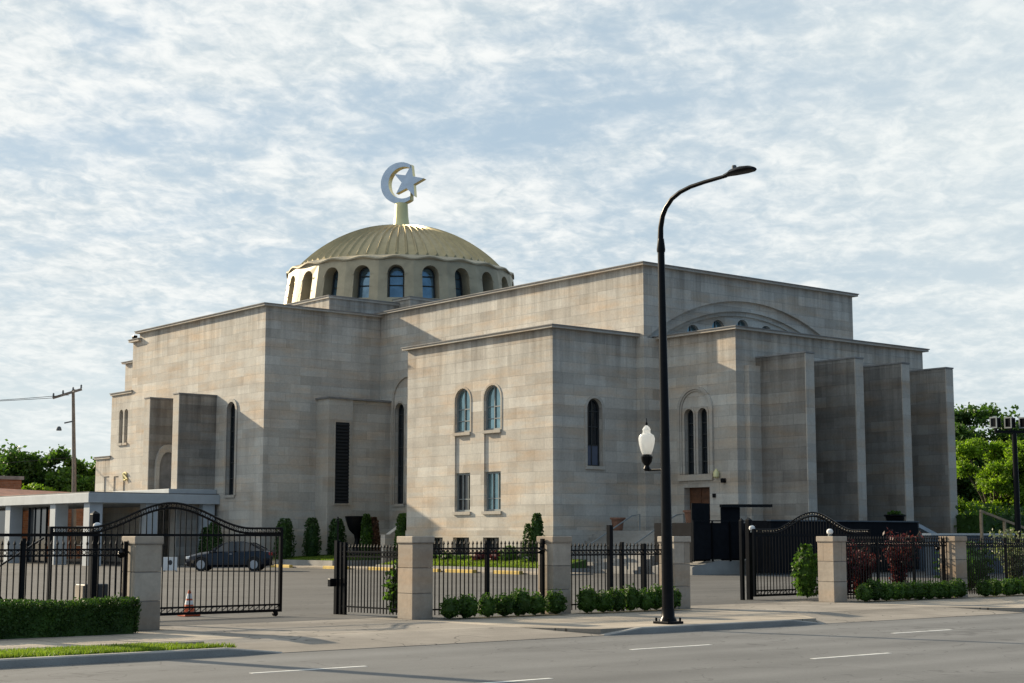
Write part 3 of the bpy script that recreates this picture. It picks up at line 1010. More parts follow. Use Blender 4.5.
# slot windows and small windows of the stepped left end
for a, b in ((103.95, 104.55), (103.15, 103.72)):
    window(mq, onX(XA0 + 0.02), ('arch', a, b, 8.35, 10.75), 0.3, 'glass', 'frame', 0.05, (), (9.2,), sill=0.06)
for X0, a, b, t in ((XA0 + 0.02, 102.75, 103.6, 6.0), (XA0 + 0.02, 104.36, 105.15, 6.02), (XA0 + 0.03, 105.9, 106.75, 6.05)):
    window(mq, onX(X0), ('rect', a, b, 4.0, t), 0.25, 'glass', 'frame', 0.05, (), (4.85,))
    MB().prism(rect(a + 0.02, b - 0.02, 4.9, t - 0.02), onX(X0), 0.06, 0.12).build('window_blind', 'trim_stone', mq)
em = MB()
for i in range(9):
    a = math.radians(-120 + 30 * i)
    b = math.radians(-120 + 30 * (i + 1))
    em.tube([(XA0 - 0.06, 103.15 + 0.26 * math.cos(a), 5.95 + 0.26 * math.sin(a)), (XA0 - 0.06, 103.15 + 0.26 * math.cos(b), 5.95 + 0.26 * math.sin(b))], 0.07, 6)
em.tube([(XA0 - 0.06, 103.5, 6.15), (XA0 - 0.06, 102.8, 5.75)], 0.08, 6)
em.build('emblem', 'gold_bright', mq)

# louvred bay in the nook
lb = MB()
lbp = [(54.50, 84.3), (54.50, 82.95), (57.62, 83.02), (57.62, 84.3)]


def slab(poly, z0, z1, m=None):
    m = m or MB()
    m.prism(poly, lambda u, v, d: (u, v, d), z0, z1)
    return m


lbw = slab(lbp, -0.3, 10.3).build('wall', 'limestone', mq)
MB().box(52.75, 54.55, 82.75, 84.3, -0.3, 10.302).build('louvre_bay', 'trim_stone', mq)
slab([(52.65, 84.25), (52.65, 82.65), (54.58, 82.65), (57.6, 82.85), (57.6, 84.25)], 10.303, 10.42).build('coping', 'cornice_stone', lbw)
lv = MB().ring(rect(53.25, 54.27, 3.8, 8.85, 0.10), rect(53.25, 54.27, 3.8, 8.85), onY(82.75), -0.05, 0.02)
lvo = lv.build('louvre_frame', 'trim_stone', mq)
ls = MB().prism(rect(53.25, 54.27, 3.8, 8.85), onY(82.75), -0.012, 0.01)
for i in range(24):
    z = 3.85 + i * 0.21
    ls.add([(53.25, 82.66, z), (54.27, 82.66, z), (54.27, 82.742, z + 0.15), (53.25, 82.742, z + 0.15), (53.25, 82.66, z - 0.025), (54.27, 82.66, z - 0.025), (54.27, 82.742, z + 0.12), (53.25, 82.742, z + 0.12)],
           [(0, 1, 2, 3), (7, 6, 5, 4), (0, 4, 5, 1)])
ls.build('louvre', 'louver', lvo)

# raised tiers under the drum
DX, DY = 65.9, 93.8
block(55.05, 76.8, 86.5, 101.1, 17.42, z0=15.9, cornice=0.12, out=0.10)
block(60.6, 71.2, 85.15, 102.4, 17.72, z0=15.9, cornice=0.12, out=0.10)

# drum with its ring of deep-set windows
NBAY = 22
BAY = 2 * math.pi / NBAY
FIRST = math.atan2(-DY, -DX) - 0.040
ZD0, ZD1 = 16.6, 20.72


def r_out(z):
    t = (ZD1 - z) / (ZD1 - ZD0)
    return 8.30 + 0.62 * t ** 1.6


def cyl(phi):
    def fn(u, z, d):
        R_ = r_out(min(z, ZD1)) - d
        a = phi + u / 8.3
        return (DX + R_ * math.cos(a), DY + R_ * math.sin(a), z)
    return fn


def scallop(t):
    return 0.29 + 0.18 * math.cos(math.pi * t) ** 2 if abs(t) <= 0.5 else 0.2


def rim_z(t):
    return ZD1 - 0.3 + scallop(t)


drum = MB()
half = 8.3 * BAY / 2
ww = 0.58
for i in range(NBAY):
    fn = cyl(FIRST + i * BAY)
    top = [(half - 2 * half * q / 10, rim_z(0.5 - q / 10)) for q in range(11)]
    low = [(-half + 2 * half * q / 6, ZD0) for q in range(7)]
    hole = arch(-ww, ww, 17.95, 20.28, 10)
    drum.panel(low + top, [hole], fn, [1.05])
    # scalloped hood between the rim and the foot of the dome
    vs, fs = [], []
    for q in range(11):
        u, z = top[q]
        a = FIRST + i * BAY + u / 8.3
        for j in range(4):
            s_ = j / 3
            R_ = 8.38 - (8.38 - 7.42) * s_
            vs.append((DX + R_ * math.cos(a), DY + R_ * math.sin(a), z + 0.03 + (21.13 - z) * s_ ** 0.7))
        vs.append((DX + 8.38 * math.cos(a), DY + 8.38 * math.sin(a), z - 0.07))
    for q in range(10):
        for j in range(3):
            fs.append((q * 5 + j, q * 5 + j + 1, (q + 1) * 5 + j + 1, (q + 1) * 5 + j))
        fs.append((q * 5, (q + 1) * 5, (q + 1) * 5 + 4, q * 5 + 4))
    drum.add(vs, fs)
    # moulding on each pier at springing height
    for sgn in (-1, 1):
        for zz, hh in ((19.62, 0.10), (18.75, 0.05)):
            ua, ub = (ww + 0.02, half) if sgn > 0 else (-half, -ww - 0.02)
            drum.prism(rect(ua, ub, zz, zz + hh), fn, -0.05, 0.02)
drum_o = drum.build('drum', 'drum', mq)
for i in range(NBAY):
    fn = cyl(FIRST + i * BAY)
    wf = MB().ring(arch(-ww, ww, 17.95, 20.28), arch(-ww, ww, 17.95, 20.28, grow=-0.09), fn, 0.86, 0.98)
    for z in (18.95, 19.62):
        wf.prism(rect(-ww + 0.05, ww - 0.05, z - 0.025, z + 0.025), fn, 0.88, 0.96)
    wf.build('window_frame', 'frame', drum_o)
    MB().prism(arch(-ww, ww, 17.95, 20.28), fn, 0.985, 1.03).build('window_pane', 'dome_glass', drum_o)

# ribbed gilt dome
NR = NBAY * 3
dm = MB()
RHO = 10.25
RC = 7.50
ZTOP = 24.42
rings = 20
vs, fs = [], []
PR = 6
per = NR * PR
prof = [RC * (1 - j / rings) + 0.25 * (j / rings) for j in range(rings + 1)]
z_foot = ZTOP - (RHO - math.sqrt(RHO * RHO - RC * RC))
for r in prof:
    z = ZTOP - (RHO - math.sqrt(RHO * RHO - r * r))
    w4 = min(1.0, r / 3.0)
    for q in range(per):
        a = FIRST + 2 * math.pi * q / per
        k4 = q % PR
        dz = 0.17 * w4 if k4 == 0 else (0.0 if k4 in (1, 5) else -0.03 * w4)
        vs.append((DX + r * math.cos(a), DY + r * math.sin(a), z + dz))
nr_ = len(prof)
for j in range(nr_ - 1):
    for q in range(per):
        fs.append((j * per + q, j * per + (q + 1) % per, (j + 1) * per + (q + 1) % per, (j + 1) * per + q))
# turned-down rim
base_n = len(vs)
for q in range(per):
    a = FIRST + 2 * math.pi * q / per
    vs.append((DX + RC * math.cos(a), DY + RC * math.sin(a), z_foot - 0.12))
for q in range(per):
    fs.append((q, base_n + q, base_n + (q + 1) % per, (q + 1) % per))
fs.append(tuple(range((nr_ - 1) * per, nr_ * per)))
dm.add(vs, fs)
dome_o = dm.build('dome', 'gold', mq)

# finial with star and crescent
fin = MB().lathe([(0.78, 24.25), (0.62, 24.6), (0.52, 25.3), (0.47, 26.2), (0.47, 26.32)], (DX, DY, 0), 20).build('finial', 'gold_pale', mq, smooth=True)
NRM = math.radians(211)
nx, ny = math.cos(NRM), math.sin(NRM)
hx, hy = -ny, nx          # in-plane horizontal, checked below to run to the viewer's right
if hx * math.sin(HEAD) - hy * math.cos(HEAD) < 0:
    hx, hy = -hx, -hy


def emblem_fn(u, v, d):
    return (DX + hx * u - nx * d, DY + hy * u - ny * d, 27.82 + v)


RO, RI, CI, CUT = 1.56, 1.20, 0.26, 0.82
out_pts, in_pts = [], []
a_cut = math.acos(CUT / RO)
b_cut = math.acos((CUT - CI) / RI)
N_ = 40
for i in range(N_ + 1):
    a = a_cut + (2 * math.pi - 2 * a_cut) * i / N_
    out_pts.append((RO * math.cos(a), RO * math.sin(a)))
    b = b_cut + (2 * math.pi - 2 * b_cut) * i / N_
    in_pts.append((CI + RI * math.cos(b), RI * math.sin(b)))
ED = 0.30
cr = MB()
for i in range(N_):
    cr.prism([out_pts[i], out_pts[i + 1], in_pts[i + 1], in_pts[i]], emblem_fn, -ED, ED)
cr_o = cr.build('crescent', 'gold_bright', fin)
cf = MB()
for i in range(N_):
    cf.prism([out_pts[i], out_pts[i + 1], in_pts[i + 1], in_pts[i]], emblem_fn, -ED - 0.02, -ED - 0.003)
cf.build('crescent_face', 'silver', fin)
star = []
for i in range(10):
    a = math.radians(6 + 36 * i)
    r = 1.28 if i % 2 == 0 else 0.52
    star.append((0.62 + r * math.cos(a), 0.08 + r * math.sin(a)))
MB().prism(rect(CUT - 0.03, CUT + 0.03, -1.30, 1.30), emblem_fn, -ED * 0.7, ED).build('strut', 'gold_pale', fin)
MB().prism(star, emblem_fn, -ED * 0.8, ED * 0.8).build('star', 'gold_bright', fin)
MB().prism(star, emblem_fn, -ED * 0.8 - 0.02, -ED * 0.8 - 0.003).build('star_face', 'silver', fin)

# camera box at the far roof corner
MB().box(48.8, 49.1, 102.2, 102.5, 15.66, 15.9).build('roof_camera', 'iron', mq, bevel=0.04)

# ------------------------------------------------------------------ canopy along the left wing
cn = empty('canopy', (44.5, 104, 0), 'flat white entrance canopy on square white columns beside the left wing', 'canopy')
MB().box(40.1, XA0 - 0.01, 89.45, 128.0, 3.78, 4.36).build('roof', 'white_paint', cn, bevel=0.02)
MB().box(40.2, XA0 - 0.02, 89.6, 127.9, 4.363, 4.44).build('roof_gravel', 'roofing', cn)
MB().box(45.6, XA0 - 0.02, 89.9, 98.0, 4.443, 4.72).build('upper_slab', 'white_paint', cn, bevel=0.02)
for x, y in ((40.3, 89.7), (40.3, 94.75), (40.3, 102.1), (40.3, 109.0), (40.3, 116.0), (44.0, 89.7), (47.9, 89.7)):
    MB().box(x, x + 0.85, y, y + 0.85, -0.05, 3.777).build('column', 'white_paint', cn, bevel=0.02)
for y0, y1 in ((104.9, 107.9), (109.4, 127.0)):
    f = MB().box(44.0, 44.12, y0, y1, -0.05, 3.77)
    for t in range(4):
        yy = y0 + (y1 - y0) * t / 3
        f.box(43.93, 44.0, yy - 0.05, yy + 0.05, -0.05, 3.77)
    f.build('glazed_screen', 'glass', cn)

# ------------------------------------------------------------------ entrance platform, steps and ramp
st = empty('entrance_steps', (54.5, 56.5, 0), 'concrete steps with thin handrails climbing to the shaded entrance', 'steps')
def stair(x0, run, rise, n_, x1, y0, y1):
    pr = [(x0, -0.2)]
    for i in range(n_):
        pr += [(x0 + run * i, rise * (i + 1)), (x0 + run * (i + 1), rise * (i + 1))]
    pr[-1] = (x1, pr[-1][1])
    pr.append((x1, -0.2))
    return MB().prism(pr, lambda u, v, d: (u, d, v), y0, y1)


stair(51.6, 0.27, 0.17, 12, 58.69, 54.2, 60.1).build('stair', 'kerb', st)
MB().box(54.9, 58.39, 53.72, 54.18, -0.2, 2.35).build('parapet', 'trim_stone', st, bevel=0.02)
for y in (54.5, 57.6):
    r = MB()
    r.tube([(51.5, y, 0.2), (51.5, y, 1.2), (52.3, y, 1.56), (54.75, y, 2.78), (55.3, y, 2.85), (55.3, y, 2.05)], 0.035, 6)
    r.tube([(53.4, y, 1.0), (53.4, y, 2.12)], 0.03, 6)
    r.build('handrail', 'frame_grey', st)

rp = empty('entrance_ramp', (56, 51.8, 0), 'black screened ramp on a grey concrete base before the shaded entrance', 'ramp')
rb = MB()
rb.add([(53.2, 51.0, -0.2), (58.3, 51.0, -0.2), (58.3, 51.0, 0.62), (54.9, 51.0, 0.62), (53.2, 51.0, 0.36),
        (53.2, 53.6, -0.2), (58.3, 53.6, -0.2), (58.3, 53.6, 0.62), (54.9, 53.6, 0.62), (53.2, 53.6, 0.36)],
       [(0, 1, 2, 3, 4), (9, 8, 7, 6, 5), (0, 4, 9, 5), (4, 3, 8, 9), (3, 2, 7, 8), (2, 1, 6, 7)])
rb.build('base', 'kerb', rp)
MB().box(53.25, 58.25, 50.98, 51.03, 0.70, 2.38).build('screen', 'black', rp)
MB().box(53.25, 53.29, 51.05, 53.5, 0.55, 2.38).build('screen', 'black', rp)
MB().box(53.95, 55.15, 51.7, 51.76, 0.6, 3.30).build('door_panel', 'black', rp)
gp = MB().box(56.15, 57.45, 51.9, 51.96, 0.6, 3.2)
gp.build('door_panel', 'black', rp)
MB().bar((56.0, 51.8, 3.2), (59.6, 51.8, 3.24), 0.14).build('arm', 'iron', rp)
r = MB()
for x in (53.25, 54.5, 55.7, 57.0, 58.25):
    r.box(x - 0.035, x + 0.035, 50.90, 50.97, 0.6, 2.45)
r.box(53.2, 58.3, 50.90, 50.97, 2.452, 2.50)
r.build('railing', 'iron', rp)

for o in [rp]:
    o.location.x -= 0.95
for (x, y, z, lab) in ((54.9, 58.8, 2.05, 'terracotta planter pot at the top of the steps left of the lamp post'), (55.3, 54.0, 2.36, 'terracotta planter pot on the parapet between the lamp post and the brown door')):
    pt = empty('planter_pot', (x, y, z), lab, 'planter', 'terracotta pots at the entrance')
    MB().lathe([(0.22, 0), (0.25, 0.05), (0.33, 0.55), (0.40, 0.56), (0.40, 0.66), (0.34, 0.66), (0.32, 0.58)], (x, y, z), 16).build('pot', 'terracotta', pt, smooth=True)
    MB().lathe([(0.31, 0.585), (0.30, 0.60)], (x, y, z), 12).build('soil', 'earth', pt)

# ------------------------------------------------------------------ dark terrace before the fins, low wall to the right
te = empty('terrace', (60.5, 49.6, 0), 'long dark screened terrace in front of the tall stone fins', 'terrace')
MB().box(55.5, 66.2, 49.1, 50.4, -0.1, 1.75).build('base', 'slate', te)
MB().box(55.3, 66.4, 48.9, 49.06, 0.1, 2.46).build('screen', 'black', te)
MB().box(55.3, 55.46, 49.08, 50.4, 0.1, 2.46).build('screen', 'black', te)
MB().box(55.25, 66.45, 48.84, 49.12, 2.463, 2.52).build('coping', 'slate', te)
rl = MB()
rl.add([(66.5, 48.9, 2.40), (68.5, 48.9, 1.75), (68.5, 48.9, 1.55), (66.5, 48.9, 2.20), (66.5, 49.25, 2.40), (68.5, 49.25, 1.75), (68.5, 49.25, 1.55), (66.5, 49.25, 2.20)],
       [(0, 1, 2, 3), (7, 6, 5, 4), (0, 4, 5, 1), (3, 2, 6, 7), (0, 3, 7, 4), (1, 5, 6, 2)])
rl.build('stair_string', 'white_paint', te)
MB().box(66.5, 68.5, 49.26, 50.4, -0.1, 1.3).build('stair_block', 'slate', te)

x, y, z = 65.6, 49.7, 1.752
ur = empty('planter_urn', (x, y, z), 'black footed planter urn on the dark terrace before the last fins', 'planter')
MB().lathe([(0.34, 0), (0.34, 0.06), (0.12, 0.14), (0.10, 0.36), (0.18, 0.46), (0.42, 0.70), (0.47, 0.98), (0.56, 1.04), (0.56, 1.10), (0.44, 1.08)], (x, y, z), 18).build('bowl', 'iron', ur, smooth=True)
rng = np.random.default_rng(5)
leaf_object('plant', shell_points((x, y, z + 1.15), 0.36, 0.36, 0.14, 260, rng, 0.2), 0.09, 'leaf_dark', rng, ur)

lw = empty('low_wall', (72, 44.3, 0), 'low slate grey wall with a pale coping right of the terrace', 'wall')
MB().box(60.8, 96, 44.1, 44.4, -0.1, 1.80).build('wall_face', 'slate', lw)
MB().box(60.7, 96.1, 44.0, 44.5, 1.803, 1.90).build('coping', 'coping', lw)
sr = empty('stair_railing', (65.5, 42.3, 0), 'weathered wooden stair railing sloping down beside the floodlight pole', 'railing')
MB().bar((63.0, 42.9, 2.93), (67.9, 42.9, 1.85), 0.09, 0.11).build('handrail', 'wood', sr)
for xx in (63.05, 64.9, 67.0):
    zt = 2.93 - (xx - 63.0) * 0.22
    MB().box(xx - 0.055, xx + 0.055, 42.845, 42.955, -0.05, zt - 0.06).build('post', 'wood', sr)

# ------------------------------------------------------------------ brick neighbours
bb = empty('brick_building', (58, 134, 0), 'low tan brick building seen beyond the white canopy at far left', 'building')
MB().box(40, 52.4, 130.5, 152, -0.1, 6.55).build('wall', 'brick', bb)
MB().box(39.85, 52.55, 130.35, 152.2, 6.553, 6.85).build('parapet', 'cornice_stone', bb)
b2 = empty('brick_house', (56, 127, 0), 'low red roofed brick house between canopy columns near the utility pole', 'house')
MB().box(44.5, 56.0, 120.5, 133, -0.1, 4.9).build('wall', 'brick', b2)
rf = MB()
rf.add([(44.2, 120.2, 4.9), (56.3, 120.2, 4.9), (56.3, 129.4, 4.9), (44.2, 129.4, 4.9), (44.2, 124.8, 5.75), (56.3, 124.8, 5.35)],
       [(0, 1, 5, 4), (2, 3, 4, 5), (0, 4, 3), (1, 2, 5), (3, 2, 1, 0)])
rf.build('roof', 'roof_red', b2)
for xx in (46.0, 49.5, 53.0):
    f = MB().ring(rect(xx, xx + 1.2, 1.0, 2.6), rect(xx, xx + 1.2, 1.0, 2.6, -0.08), onY(120.5), -0.06, 0.0).build('window', 'white_paint', b2)
    MB().prism(rect(xx, xx + 1.2, 1.0, 2.6), onY(120.5), -0.03, -0.005).build('pane', 'glass', f)

# ------------------------------------------------------------------ pillars and ironwork along the pavement
PW, PY0 = 0.54, 27.40
PX = (13.25, 19.62, 23.56, 27.46, 33.46, 38.94)
PLAB = ('stone gate pillar at the right end of the clipped hedge',
        'stone gate pillar with a leafy shrub growing out behind it',
        'stone fence pillar beside the tall narrow conifer, low shrubs on both sides',
        'stone gate pillar right behind the tall lamp post',
        'stone gate pillar topped by a small globe right of the arched gate',
        'stone fence pillar at the right end of the dark red shrubs')


def pillar_at(x, lab):
    p = empty('stone_pillar', (x + PW / 2, PY0 + PW / 2, 0), lab, 'pillar', 'stone pillars along the pavement')
    s_ = MB()
    for z0, z1 in ((-0.05, 0.545), (0.551, 1.085), (1.091, 1.60)):
        s_.box(x, x + PW, PY0, PY0 + PW, z0, z1)
    s_.build('shaft', 'pillar_stone', p, bevel=0.008)
    MB().box(x - 0.025, x + PW + 0.025, PY0 - 0.025, PY0 + PW + 0.025, 1.603, 1.755).build('cap', 'pillar_stone', p, bevel=0.015)
    return p


for x, lab in zip(PX, PLAB):
    pillar_at(x, lab)


def fence_panel(name, lab, p, q, top, posts, group, cat='fence', ringrow=True, z0=0.06, step=0.115, spear=True):
    """spear-topped iron fence between two points: picket panel, rails and posts"""
    p, q = Vector((*p, 0)), Vector((*q, 0))
    L = (q - p).length
    d = (q - p) / L
    root = empty(name, tuple((p + q) / 2), lab, cat, group)
    n = max(2, int(L / step))
    m = MB()
    for i in range(n + 1):
        c = p + d * (L * i / n)
        m.bar(c + Vector((0, 0, z0)), c + Vector((0, 0, top - 0.07 if spear else top)), 0.020)
        if spear:
            m.frustum(c.x, c.y, top - 0.07, top - 0.045, 0.010, 0.010, 0.020, 0.020)
            m.frustum(c.x, c.y, top - 0.045, top + 0.02, 0.020, 0.020, 0.003, 0.003)
    if ringrow:
        for i in range(n):
            c = p + d * (L * (i + 0.5) / n) + Vector((0, 0, top - 0.205))
            pts = [c + d * (0.036 * math.cos(a)) + Vector((0, 0, 0.036 * math.sin(a))) for a in [2 * math.pi * k_ / 8 for k_ in range(9)]]
            m.tube(pts, 0.008, 4, cap=False)
    m.build('picket_panel', 'iron', root)
    for z in ([top - 0.15, top - 0.26] if ringrow else [top - 0.12]) + [z0 + 0.12]:
        MB().bar(p + Vector((0, 0, z)), q + Vector((0, 0, z)), 0.04, 0.032).build('rail', 'iron', root)
    for t, w_, h_ in posts:
        c = p + d * (L * t)
        MB().bar(c + Vector((0, 0, -0.03)), c + Vector((0, 0, h_)), w_).build('post', 'iron', root)
    return root


FG = 'spear topped iron fence panels'
FY = 27.68
fence_panel('iron_fence', 'black iron fence panel behind the clipped hedge', (4.0, FY), (PX[0] - 0.03, FY), 1.66, ((0.03, 0.07, 1.7), (0.45, 0.07, 1.7), (0.78, 0.075, 1.72), (0.995, 0.05, 1.66)), FG)
fence_panel('iron_fence', 'black iron fence panel in front of the sunlit lawn', (PX[1] + PW + 0.03, FY), (PX[2] - 0.03, FY), 1.64, ((0.0, 0.05, 1.6), (0.5, 0.075, 1.66), (0.985, 0.075, 1.70)), FG)
fence_panel('iron_fence', 'black iron fence panel with a tall gate post left of the lamp post', (PX[2] + PW + 0.03, FY), (PX[3] - 0.03, FY), 1.58,
            ((0.0, 0.05, 1.55), (0.44, 0.11, 2.02), (0.56, 0.07, 1.62), (0.78, 0.09, 1.58), (0.995, 0.05, 1.55)), FG)
fence_panel('iron_fence', 'black iron fence panel in front of the dark red shrubs', (PX[4] + PW + 0.03, FY), (PX[5] - 0.03, FY), 1.74, ((0.0, 0.05, 1.7), (0.34, 0.05, 1.74), (0.68, 0.05, 1.74), (0.97, 0.06, 1.70)), FG)
fence_panel('iron_fence', 'black iron fence panel in front of the round topiary and mottled bush', (PX[5] + PW + 0.03, FY), (49.0, FY), 1.70, ((0.0, 0.05, 1.7), (0.25, 0.06, 1.72), (0.5, 0.06, 1.72), (0.75, 0.06, 1.72)), FG)
RG = 'iron return panels at the driveways'
fence_panel('iron_fence', 'short black iron panel running back from the leafy pillar to a thin tall post', (19.88, 27.98), (19.80, 30.6), 1.56, ((0.03, 0.06, 1.6), (0.88, 0.07, 1.62), (0.94, 0.07, 1.62), (1.0, 0.11, 1.66)), RG)
MBp = MB().tube([(19.80, 30.6, 1.665), (19.80, 30.6, 2.2)], 0.018, 6)
ant = MBp.build('antenna_mast', 'iron')
tag(ant, 'thin mast standing on the end post of the short return panel', 'mast')
cb_ = MB().box(19.55, 19.72, 30.50, 30.62, 0.62, 0.80).build('gate_latch_box', 'iron', bevel=0.015)
tag(cb_, 'small black latch box on the end post of the left driveway opening', 'latch box')


def sliding_gate(name, lab, x0, x1, y, peak, base_z, tail=0.0, grp=None):
    """arched sliding gate: scroll truss along the crown, straight mid rail, pickets, bottom truss, roller"""
    root = empty(name, ((x0 + x1) / 2, y, 0), lab, 'gate', grp)
    w_ = x1 - x0
    xc = (x0 + x1) / 2

    def crown(x):
        t = abs(x - xc) / (w_ / 2)
        t = min(t / 0.72, 1.0)
        return base_z + (peak - base_z) * (0.5 + 0.5 * math.cos(math.pi * t))

    m = MB()
    n = int(w_ / 0.13)
    for i in range(1, n):
        x = x0 + w_ * i / n
        m.bar((x, y, 0.14), (x, y, crown(x) - 0.10), 0.019)
    m.build('picket_panel', 'iron', root)
    for off, nm in ((0.0, 'crown_rail'), (-0.11, 'lower_crown_rail')):
        pts = [(x0 + w_ * i / 48, y, crown(x0 + w_ * i / 48) + off) for i in range(49)]
        MB().tube(pts, 0.024, 6).build(nm, 'iron', root, smooth=True)
    sc_ = MB()
    nb = int(w_ / 0.115)
    for i in range(nb):
        x = x0 + w_ * (i + 0.5) / nb
        z = crown(x) - 0.055
        pts = [(x + 0.040 * math.cos(a), y, z + 0.040 * math.sin(a)) for a in [2 * math.pi * k_ / 8 for k_ in range(9)]]
        sc_.tube(pts, 0.009, 4, cap=False)
        sc_.bar((x - 0.045, y, z - 0.045), (x + 0.045, y, z + 0.045), 0.010)
    sc_.build('scrollwork', 'iron', root)
    for z, t in ((base_z - 0.15, 0.05), (0.25, 0.04), (0.12, 0.06)):
        MB().box(x0, x1, y - t / 2, y + t / 2, z - t / 2, z + t / 2).build('rail', 'iron', root)
    bt = MB()
    nb = int(w_ / 0.16)
    for i in range(nb):
        x = x0 + w_ * i / nb
        bt.bar((x, y, 0.14), (x + w_ / nb * 0.9, y, 0.24), 0.014)
    bt.build('bottom_truss', 'iron', root)
    for x in (x0, x1):
        MB().box(x - 0.035, x + 0.035, y - 0.035, y + 0.035, 0.09, base_z + 0.02).build('end_post', 'iron', root)
    wh = MB()
    xw = x1 - 0.12
    wh.tube([(xw, y - 0.035, 0.055), (xw, y + 0.035, 0.055)], 0.06, 14)
    wh.box(xw - 0.03, xw + 0.03, y - 0.05, y + 0.05, 0.055, 0.095)
    wh.build('roller', 'iron', root)
    if tail:
        t = MB()
        t.bar((x0 - tail, y, 0.14), (x0, y, 0.14), 0.06)
        t.bar((x0 - tail, y, 1.78), (x0, y, 1.78), 0.06)
        t.bar((x0 - 0.15, y, 1.72), (x0 - tail, y, 0.2), 0.035)
        t.bar((x0 - 0.7, y, 0.2), (x0 - tail * 0.55, y, 1.1), 0.03)
        t.bar((x0 - tail * 0.5, y, 0.2), (x0 - tail * 0.5, y, 1.75), 0.05)
        t.build('counterweight_frame', 'iron', root)
    return root


sliding_gate('sliding_gate', 'arched black iron sliding gate standing half open behind the hedge end pillar', 12.96, 18.33, 30.65, 2.46, 1.93, 2.6, 'arched sliding gates')
sliding_gate('sliding_gate', 'arched black iron sliding gate slid open behind the globe topped pillar', 33.1, 38.2, 29.9, 2.44, 1.94, 0.0, 'arched sliding gates')

for x, y, h, w_, lab in ((14.05, 31.0, 2.22, 0.16, 'thick black guide post behind the left sliding gate'),
                         (32.98, 30.25, 2.20, 0.10, 'slim black guide post at the left end of the right gate'),
                         (33.28, 30.25, 2.22, 0.14, 'thick black guide post with a pale globe at the right gate')):
    gpst = empty('gate_post', (x, y, 0), lab, 'post', 'guide posts of the sliding gates')
    MB().box(x - w_ / 2, x + w_ / 2, y - w_ / 2, y + w_ / 2, -0.03, h).build('shaft', 'iron', gpst, bevel=0.01)
    MB().frustum(x, y, h, h + 0.06, w_ / 2, w_ / 2, 0.01, 0.01).build('cap', 'iron', gpst)
for x, y, z, lab in ((33.28, 30.13, 1.86, 'pale globe lamp fixed to the guide post of the right gate'), (33.68, 27.68, 1.757, 'pale globe on top of the gate pillar'), (14.05, 30.87, 1.84, 'pale sensor box on the guide post behind the left gate')):
    gl = empty('globe', (x, y, z), lab, 'lamp', 'pale globes at the gates')
    MB().lathe([(0.05, 0.0), (0.06, 0.03), (0.045, 0.05)], (x, y, z), 12).build('collar', 'frame_grey', gl, smooth=True)
    MB().lathe([(0.03, 0.05), (0.075, 0.075), (0.09, 0.12), (0.075, 0.17), (0.03, 0.2)], (x, y, z), 14).build('bulb', 'white', gl, smooth=True)
# small spotlights bracketed to pillars
for x, lab in ((24.12, 'small black spotlight bracketed beside the pillar near the conifer'), (39.05, 'small black spotlight on the sunlit face of the far right pillar'), (13.72, 'small black spotlight on the pillar at the hedge end')):
    yy = PY0 + 0.3
    xs = x - 0.62 if x < 20 or x > 30 else PX[2] - 0.12
    sl = empty('spotlight', (xs, yy, 1.40), lab, 'spotlight', 'spotlights on the pillars')
    MB().bar((xs + 0.16, yy, 1.46), (xs - 0.02, yy, 1.46), 0.03).build('bracket', 'iron', sl)
    MB().tube([(xs, yy, 1.50), (xs - 0.04, yy - 0.10, 1.40)], [0.05, 0.075], 10).build('head', 'iron', sl, smooth=True)
# operator cabinet behind the hedge
oc = empty('gate_operator_cabinet', (14.85, 33.0, 0), 'dark gate motor cabinet standing behind the left fence', 'cabinet')
MB().box(14.60, 15.15, 32.6, 33.1, 0.25, 0.72).build('housing', 'cabinet', oc, bevel=0.03)
MB().box(14.65, 15.1, 32.65, 33.05, -0.03, 0.249).build('stand', 'kerb', oc)
MB().box(14.57, 14.598, 32.65, 33.05, 0.3, 0.68).build('lit_side_plate', 'concrete', oc)  # pale plate puts the sunlit left side into the colour

# ------------------------------------------------------------------ street lamp
lx, ly = 22.80, 22.95
la = empty('street_lamp', (lx, ly, 0), 'tall black street lamp with curved arm and a clear lantern on its side', 'street lamp')
MB().box(lx - 0.22, lx + 0.22, ly - 0.22, ly + 0.22, 0.0, 0.05).build('base_plate', 'iron', la, bevel=0.01)
bs = MB().lathe([(0.18, 0.05), (0.165, 0.10), (0.135, 0.14), (0.13, 0.3)], (lx, ly, 0), 16)
for sx in (-1, 1):
    for sy in (-1, 1):
        bs.tube([(lx + sx * 0.17, ly + sy * 0.17, 0.05), (lx + sx * 0.17, ly + sy * 0.17, 0.12)], 0.025, 6)
bs.build('base', 'iron', la, smooth=True)
MB().tube([(lx, ly, 0.28), (lx + 0.03, ly + 0.06, 4.0), (lx + 0.05, ly + 0.13, 7.75)], [0.120, 0.096, 0.072], 16).build('pole', 'iron', la, smooth=True)
axx = lx + 0.05
arm_pts = [(23.08, 7.68), (23.09, 7.95), (23.08, 8.18), (23.02, 8.42), (22.92, 8.58), (22.74, 8.74), (22.5, 8.84), (22.2, 8.90), (21.8, 8.93), (21.2, 8.95)]
MB().tube([(axx, a, b) for a, b in arm_pts], [0.085, 0.062, 0.056, 0.053, 0.050, 0.048, 0.046, 0.044, 0.042, 0.038], 12).build('arm', 'iron', la, smooth=True)
MB().lathe([(0.085, 0), (0.092, 0.05), (0.066, 0.28)], (axx, 23.08, 7.66), 14).build('collar', 'iron', la, smooth=True)
hd = MB()
hs = [(21.26, 0.05, 0.045, 0.0), (21.14, 0.075, 0.06, 0.01), (21.0, 0.15, 0.085, 0.02), (20.75, 0.19, 0.095, 0.02), (20.55, 0.165, 0.075, 0.015), (20.46, 0.09, 0.04, 0.01)]
vs, fs = [], []
